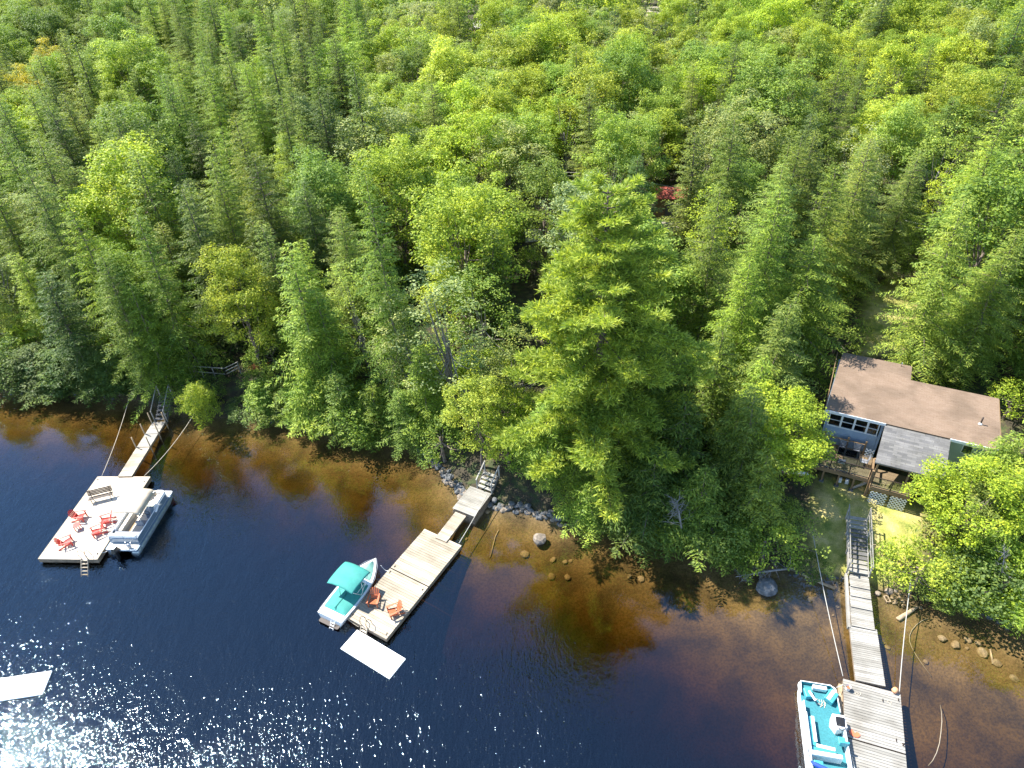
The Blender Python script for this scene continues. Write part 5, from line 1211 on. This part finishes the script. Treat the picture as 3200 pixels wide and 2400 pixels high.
wl = MB(); wl.box(((8.1 + EL) / 2, .42, 4.25), (EL - 8.2, .14, 4.1)); wl.box((EL - .2, 3.0, 4.25), (.14, 5.2, 4.1)); wl.box((EL / 2, 5.4, 4.4), (EL - .8, .14, 4.2)); wl.box((2.9, 7.25, 4.4), (4.7, .14, 4.3)); wl.build('rear_wall', M['wallteal'], CT)
MB().box((2.1, 1.6, 4.4), (3.4, 2.2, .06)).build('inner_floor', M['darkwood'], CT)
for i in range(4):
    x0 = .42 + i * .88; wdw = .80 if i < 3 else .66; cx = x0 + wdw / 2
    f = MB(); f.box((cx, .34, 4.98), (wdw, .12, .06)); f.box((cx, .34, 6.12), (wdw, .12, .06)); f.box((x0 - .01, .34, 5.55), (.07, .12, 1.2)); f.box((x0 + wdw + .01, .34, 5.55), (.07, .12, 1.2)); f.box((cx, .345, 5.52), (wdw, .06, .035))
    w_ = f.build('window', M['trim'], CT); MB().box((cx, .36, 5.55), (wdw - .06, .012, 1.08)).build('pane', M['glass'], w_)
xw = 8.1 + (EL - 8.1) * .42; f = MB(); f.box((xw, .335, 5.3), (.62, .04, .06)); f.box((xw, .335, 6.0), (.62, .04, .06)); f.box((xw - .3, .335, 5.65), (.05, .04, .64)); f.box((xw + .3, .335, 5.65), (.05, .04, .64)); w_ = f.build('window', M['trim'], CT); MB().box((xw, .325, 5.65), (.56, .03, .66)).build('pane', M['glass'], w_)
# lean-to over the porch
lt = [(4.02, .04), (8.15, .04), (8.15, -2.9), (3.85, -2.9)]
MB().prism(lt, 6.30, 6.40, lambda x, y: .42 * y if y < 0 else 0).build('lean_to_roof', M['leanroof'], CT)
q = MB(); [q.bar((x, -2.7, 2.0), (x, -2.7, 5.1), .12) for x in (4.1, 6.1, 8.0)]; q.box((6.05, -2.7, 5.0), (4.1, .1, .16)); q.build('porch_post', M['brownwood'], CT)
# roof vent and pipe, small flue
def crf(x, y): return (x, y, 6.5 + .055 * y)
vq = at(2440 + 1722 * .3617, 1080 + 682 * .3617, 6.6); lv_ = Matrix.Rotation(-eyaw, 3, 'Z') @ (vq - Vector((A_.x, A_.y, 0)))
vp = MB().tube([crf(lv_.x, lv_.y), (lv_.x, lv_.y, 6.5 + .055 * lv_.y + .62)], .055, 8).build('vent_pipe', M['darkmetal'], CT, True); MB().tube([(lv_.x, lv_.y, 6.5 + .055 * lv_.y), (lv_.x, lv_.y, 6.5 + .055 * lv_.y + .12)], [.16, .08], 10).build('flashing', M['white'], vp, True)
vp = MB().tube([crf(4.6, 7.2), (4.6, 7.2, 7.25)], .03, 8).build('vent_pipe', M['steel'], CT, True)
# deck
DK = thing('timber_deck', 'raised brown timber deck with dark railings on the lake side of the cottage', 'deck', (A_.x, A_.y, 0), eyaw)
planks(-.15, 3.95, -2.75, .25, DZ, .14, .01).build('floor', M['deckbrown'], DK)
planks(4.02, 6.6, -3.3, -1.2, DZ - .12, .14, .01).build('floor', M['deckbrown'], DK)
frame_mb(-.15, 3.95, -2.75, .2, DZ - .30, DZ - .04, .06).build('rim_joist', M['brownwood'], DK); frame_mb(4.02, 6.6, -3.3, -1.2, DZ - .42, DZ - .16, .06).build('rim_joist', M['brownwood'], DK)
for x in (-.05, .95, 2.0, 3.0):
    P_ = Matrix.Rotation(eyaw, 3, 'Z') @ Vector((x, -2.65, 0)) + A_; zg = zt(P_.x, P_.y)
    o_ = MB().bar((x, -2.65, zg - .1), (x, -2.65, DZ - .3), .12).build('post', M['brownwood'], DK); MB().box((x, -2.65, zg + .02), (.32, .32, .2)).build('footing', M['rock'], o_, bevel=.03)
P_ = Matrix.Rotation(eyaw, 3, 'Z') @ Vector((3.9, -2.65, 0)) + A_; zg = zt(P_.x, P_.y)
MB().bar((3.97, -2.82, zg - .1), (3.97, -2.82, DZ + 1.0), .15).build('corner_post', M['brownwood'], DK)
MB().bar((3.0, -2.5, zg + .05), (3.85, -2.5, DZ - .5), .07, .16).build('brace', M['greywood'], DK)
def railing(pts, z, name='railing', mat='darkmetal', hgt=.95, nspan=3, pane=True):
    o_ = None; q = MB()
    for a, b in zip(pts, pts[1:]):
        a = Vector((*a, 0)); b = Vector((*b, 0))
        q.bar(a + Vector((0, 0, z + hgt)), b + Vector((0, 0, z + hgt)), .05, .05); q.bar(a + Vector((0, 0, z + .1)), b + Vector((0, 0, z + .1)), .04, .04)
        ns = max(1, round((b - a).length / 1.3))
        for i in range(ns + 1): c_ = a.lerp(b, i / ns); q.bar(c_ + Vector((0, 0, z)), c_ + Vector((0, 0, z + hgt + .05)), .07)
    o_ = q.build(name, M[mat], DK)
    if pane:
        for a, b in zip(pts, pts[1:]):
            a = Vector((*a, 0)); b = Vector((*b, 0)); MB().bar(a.lerp(b, .02) + Vector((0, 0, z + .52)), a.lerp(b, .98) + Vector((0, 0, z + .52)), .012, .78).build('glass_panel', M['clear'], o_)
railing([(-.08, .1), (-.08, -2.68), (3.85, -2.68)], DZ)
railing([(4.05, -3.25), (6.55, -3.25)], DZ - .12)
q = MB(); q.bar((3.9, -2.6, DZ + .95), (3.9, -1.5, DZ + .95), .14, .04); q.bar((3.9, -1.5, DZ + .95), (4.3, -1.2, DZ + .95), .14, .04); q.bar((3.9, -1.5, DZ), (3.9, -1.5, DZ + .95), .1); q.build('cap_rail', M['brownwood'], DK)
# baluster rail in front of the house wall and lattice panels
q = MB(); [q.bar((x, -.12, DZ), (x, -.12, DZ + 1.25), .11) for x in (.42, 2.05, 3.25)]; q.bar((.42, -.12, DZ + .95), (3.25, -.12, DZ + .95), .12, .04); q.bar((.42, -.12, DZ + .2), (3.25, -.12, DZ + .2), .05, .08); ir = q.build('inner_railing', M['brownwood'], DK)
q = MB(); [q.bar((.55 + i * .1, -.12, DZ + .22), (.55 + i * .1, -.12, DZ + .93), .03) for i in range(27)]; o_ = q.build('balusters', M['bluegrey'], ir)
def lattice(x0, x1, z0, z1, y, parent=DK, name='lattice_panel'):
    q = MB(); st_ = .26; W_, H_ = x1 - x0, z1 - z0; n_ = int((W_ + H_) / st_) + 1
    for k in range(n_):
        s_ = k * st_
        a = (x0 + max(0, s_ - H_), z0 + min(s_, H_)); b = (x0 + min(s_, W_), z0 + max(0, s_ - W_))
        if abs(a[0] - b[0]) > .03: q.bar((a[0], y, a[1]), (b[0], y, b[1]), .06, .008, up=(0, 1, 0)); q.bar((x1 + x0 - a[0], y + .012, a[1]), (x1 + x0 - b[0], y + .012, b[1]), .06, .008, up=(0, 1, 0))
    return q.build(name, M['trim'], parent)
lattice(3.35, 3.9, DZ + .1, DZ + .9, -.5); lattice(4.15, 5.25, zg - .1, DZ - .45, -3.33); lattice(5.45, 6.5, zg - .1, DZ - .45, -3.33)
# patio furniture
def onDK(x, y): return Matrix.Rotation(eyaw, 3, 'Z') @ Vector((x, y, 0)) + Vector((A_.x, A_.y, DZ + .004))
pt_ = thing('patio_table', 'dark glass-topped patio table on the cottage deck', 'table', onDK(2.25, -1.25), eyaw)
q = frame_mb(-.75, .75, -.45, .45, .70, .73, .04).build('table_frame', M['black'], pt_); MB().box((0, 0, .725), (1.42, .82, .01)).build('glass_top', M['glass'], q)
for sx in (-1, 1):
    for sy in (-1, 1): MB().bar((sx * .68, sy * .38, 0), (sx * .68, sy * .38, .70), .035).build('leg', M['black'], pt_)
def patio_chair(x, y, rz, label):
    r_ = thing('patio_chair', label, 'chair', onDK(x, y), eyaw + R(rz), 'patio chairs on the cottage deck')
    q = MB(); [q.box((0, -.2 + i * .1, .42), (.44, .07, .02)) for i in range(5)]; q.build('seat', M['greyvinyl'], r_)
    q = MB(); [q.box((0, .26 + i * .02, .52 + i * .12), (.44, .02, .07)) for i in range(4)]; q.build('backrest', M['greyvinyl'], r_)
    for sx in (-1, 1): MB().tube([(sx * .24, -.24, 0), (sx * .24, -.22, .62), (sx * .24, .22, .64), (sx * .24, .34, 1.0)], .016, 6).build('armrest', M['black'], r_, True); MB().tube([(sx * .24, .3, 0), (sx * .24, .22, .64)], .016, 6).build('leg', M['black'], r_, True)
patio_chair(.75, -1.2, 95, 'patio chair standing alone at the left end of the cottage deck'); patio_chair(1.8, -.55, 0, 'patio chair behind the glass table, left one on the cottage deck'); patio_chair(2.75, -.55, 0, 'patio chair behind the glass table, right one on the cottage deck'); patio_chair(3.35, -1.35, -90, 'patio chair at the right end of the glass table on the cottage deck'); patio_chair(1.9, -2.05, 180, 'patio chair at the lake side of the glass table on the cottage deck')
# jugs beneath the deck
for i, (x, y) in enumerate([(483, 1285), (607, 1305)]):
    p = at(2540 + x * .1808, 1260 + y * .1808, GZc + .1); zg_ = zt(p.x, p.y); o = thing('water_jug', ['white plastic jug under the cottage deck, left of the post', 'white plastic jug under the cottage deck, right of the post'][i], 'jug', (p.x, p.y, zg_), eyaw, 'jugs under the deck')
    MB().box((0, 0, .22), (.26, .26, .42), None, .9).build('body', M['white'], o, bevel=.05); MB().tube([(0, 0, .43), (0, 0, .5)], .04, 8).build('cap', M['bluegrey'], o)
# upturned canoe behind the bright maple
p0, p1 = at(2372, 1446, 2.0), at(2493, 1488, 2.0); cm_ = (p0 + p1) / 2; cd = p1 - p0; CL = 4.3
cn_ = thing('canoe', 'upturned white canoe with a red stripe half hidden by shrubs left of the deck', 'canoe', (cm_.x, cm_.y, zt(cm_.x, cm_.y) + .05), math.atan2(cd.y, cd.x))
def can_(u, v):
    x = -CL / 2 + CL * v; w_ = .43 * max(.02, 1 - abs(2 * v - 1) ** 2.2); a = math.pi * u
    return (x, math.cos(a) * w_, math.sin(a) ** .7 * (.36 if w_ > .02 else .3) + .05 * abs(2 * v - 1) ** 3)
MB().grid(can_, 12, 24).build('hull', M['white'], cn_, True)
for sy in (-1, 1): MB().tube([(-CL / 2 + CL * i / 16, sy * .445 * max(.02, 1 - abs(i / 8 - 1) ** 2.2), .08) for i in range(17)], .035, 6).build('stripe', M['red2'], cn_, True)

# ------------------------------------------------------------------ railing on the left bank
ra_, rb_, rc_ = at(597, 1168, 2.0), at(709, 1177, 2.0), at(750, 1157, 2.0)
RL = thing('bank_railing', 'grey timber railing in the shade on the left bank above the gangway', 'railing', ra_)
for nm, a, b in (('long_rail', ra_, rb_), ('return_rail', rb_, rc_)):
    a = a - ra_; b = b - ra_; q = MB(); q.bar(a + Vector((0, 0, .95)), b + Vector((0, 0, .95)), .09, .04); q.bar(a + Vector((0, 0, .3)), b + Vector((0, 0, .3)), .05, .08)
    if nm == 'return_rail': q.bar(a + Vector((0, 0, .62)), b + Vector((0, 0, .62)), .05, .08)
    for i in range(4 if nm == 'long_rail' else 2): c_ = a.lerp(b, i / 3 if nm == 'long_rail' else i); q.bar(c_ + Vector((0, 0, -.4)), c_ + Vector((0, 0, .97)), .08)
    q.build(nm, M['greywood'], RL)
p = at(812, 1148, 1.6); o = thing('kayak', 'small orange kayak end showing between trunks on the left bank', 'kayak', (p.x, p.y, zt(p.x, p.y) + .1), .4)
MB().tube([(-1.1, 0, .15), (-.8, 0, .12), (-.3, 0, .12), (.3, 0, .12), (.8, 0, .12), (1.1, 0, .15)], [.03, .18, .3, .3, .18, .03], 10).build('hull', M['orangeplastic'], o, True); MB().tube([(-.35, 0, .40), (.35, 0, .40)], [.16, .16], 8).build('cockpit', M['black'], o)

# ------------------------------------------------------------------ roofs and tracks glimpsed through the trees
def shed(px, py, w_, d_, hgt, rz, roofmat, label, name='shed', zt_=0):
    p = at(px, py, hgt + 2.5); zb = zt(p.x, p.y); o = thing(name, label, 'building', (p.x, p.y, zb), R(rz)); h_ = hgt
    MB().box((0, 0, h_ / 2 - .2), (w_ - .5, d_ - .5, h_ + .4)).build('wall', M['brownwood'], o)
    q = MB(); rise = d_ * .24
    for sy in (-1, 1): q.add([(-w_ / 2, sy * d_ / 2, h_), (w_ / 2, sy * d_ / 2, h_), (w_ / 2, 0, h_ + rise), (-w_ / 2, 0, h_ + rise), (-w_ / 2, sy * d_ / 2, h_ - .1), (w_ / 2, sy * d_ / 2, h_ - .1), (w_ / 2, 0, h_ + rise - .1), (-w_ / 2, 0, h_ + rise - .1)], [(0, 1, 2, 3), (4, 5, 6, 7), (0, 1, 5, 4), (1, 2, 6, 5), (0, 3, 7, 4)])
    q.build('roof', M[roofmat], o)
    MB().box((0, -d_ / 2 + .22, 1.0), (.9, .08, 2.0)).build('door', M['darkwood'], o); f = MB().box((w_ * .28, -d_ / 2 + .22, 1.5), (.8, .07, .8)).build('window', M['trim'], o); MB().box((w_ * .28, -d_ / 2 + .17, 1.5), (.66, .03, .66)).build('pane', M['glass'], f)
shed(2092, 632, 4.0, 3.4, 2.6, -12, 'redroof', 'building with a red roof glimpsed between trees right of the white pine top', 'red_roofed_shed')
shed(1512, 125, 5, 4.5, 3.0, 10, 'paleroof', 'building with a pale roof glimpsed between trees at the upper middle', 'pale_roofed_house')
gr, t, b = nodes('gravel'); t.links.new(ramp(t, noise(t, 3, 8, objco(t)), [(.3, (.38, .32, .25)), (.7, (.55, .48, .40))]), b.inputs['Base Color']); b.inputs['Roughness'].default_value = .95
def drape(name, pxs, width, z0, label=None):
    pts = [at(x, y, z0) for x, y in pxs]; mb = MB(); vs = []
    for i, p in enumerate(pts):
        d_ = (pts[min(i + 1, len(pts) - 1)] - pts[max(i - 1, 0)]).normalized(); nrm = Vector((-d_.y, d_.x, 0))
        for s_ in (-.5, -.25, 0, .25, .5): q_ = p + nrm * s_ * width; vs.append((q_.x, q_.y, zt(q_.x, q_.y) + .06))
    mb.add(vs, [(i * 5 + j, i * 5 + j + 1, i * 5 + j + 6, i * 5 + j + 5) for i in range(len(pts) - 1) for j in range(4)]); o = mb.build(name, gr, None, True); o['kind'] = 'structure'
def subdiv(a, b, n=14): return [(a[0] + (b[0] - a[0]) * i / n, a[1] + (b[1] - a[1]) * i / n) for i in range(n + 1)]
drape('gravel_driveway', subdiv((1640, 728), (2420, 690), 40), 3.0, 3.6)
drape('gravel_road', subdiv((2046, 130), (2052, 30), 10), 5.0, 5.0)
# overhead wires along the lane with two poles
q = []
UP_ = [at(1100, 470, 9.0), at(1900, 540, 9.0), at(2650, 640, 9.0), at(3300, 745, 9.0)]
pw = thing('utility_line', 'overhead wires on wooden poles crossing the forest behind the white pine', 'power line', (UP_[1].x, UP_[1].y, zt(UP_[1].x, UP_[1].y)))
for off in (0, .5):
    mb = MB()
    for a, b in zip(UP_, UP_[1:]): mb.tube([v - pw.location + Vector((0, off, -off * 1.2)) for v in sag(a, b, .8, 12)], .03, 5, False)
    mb.build('wire', M['cable'], pw, True)
for v in UP_[1:3]: l_ = v - pw.location; MB().tube([(l_.x, l_.y, zt(v.x, v.y) - pw.location.z - .5), (l_.x, l_.y, l_.z + .4)], [.16, .11], 8).build('pole', M['log'], pw, True)
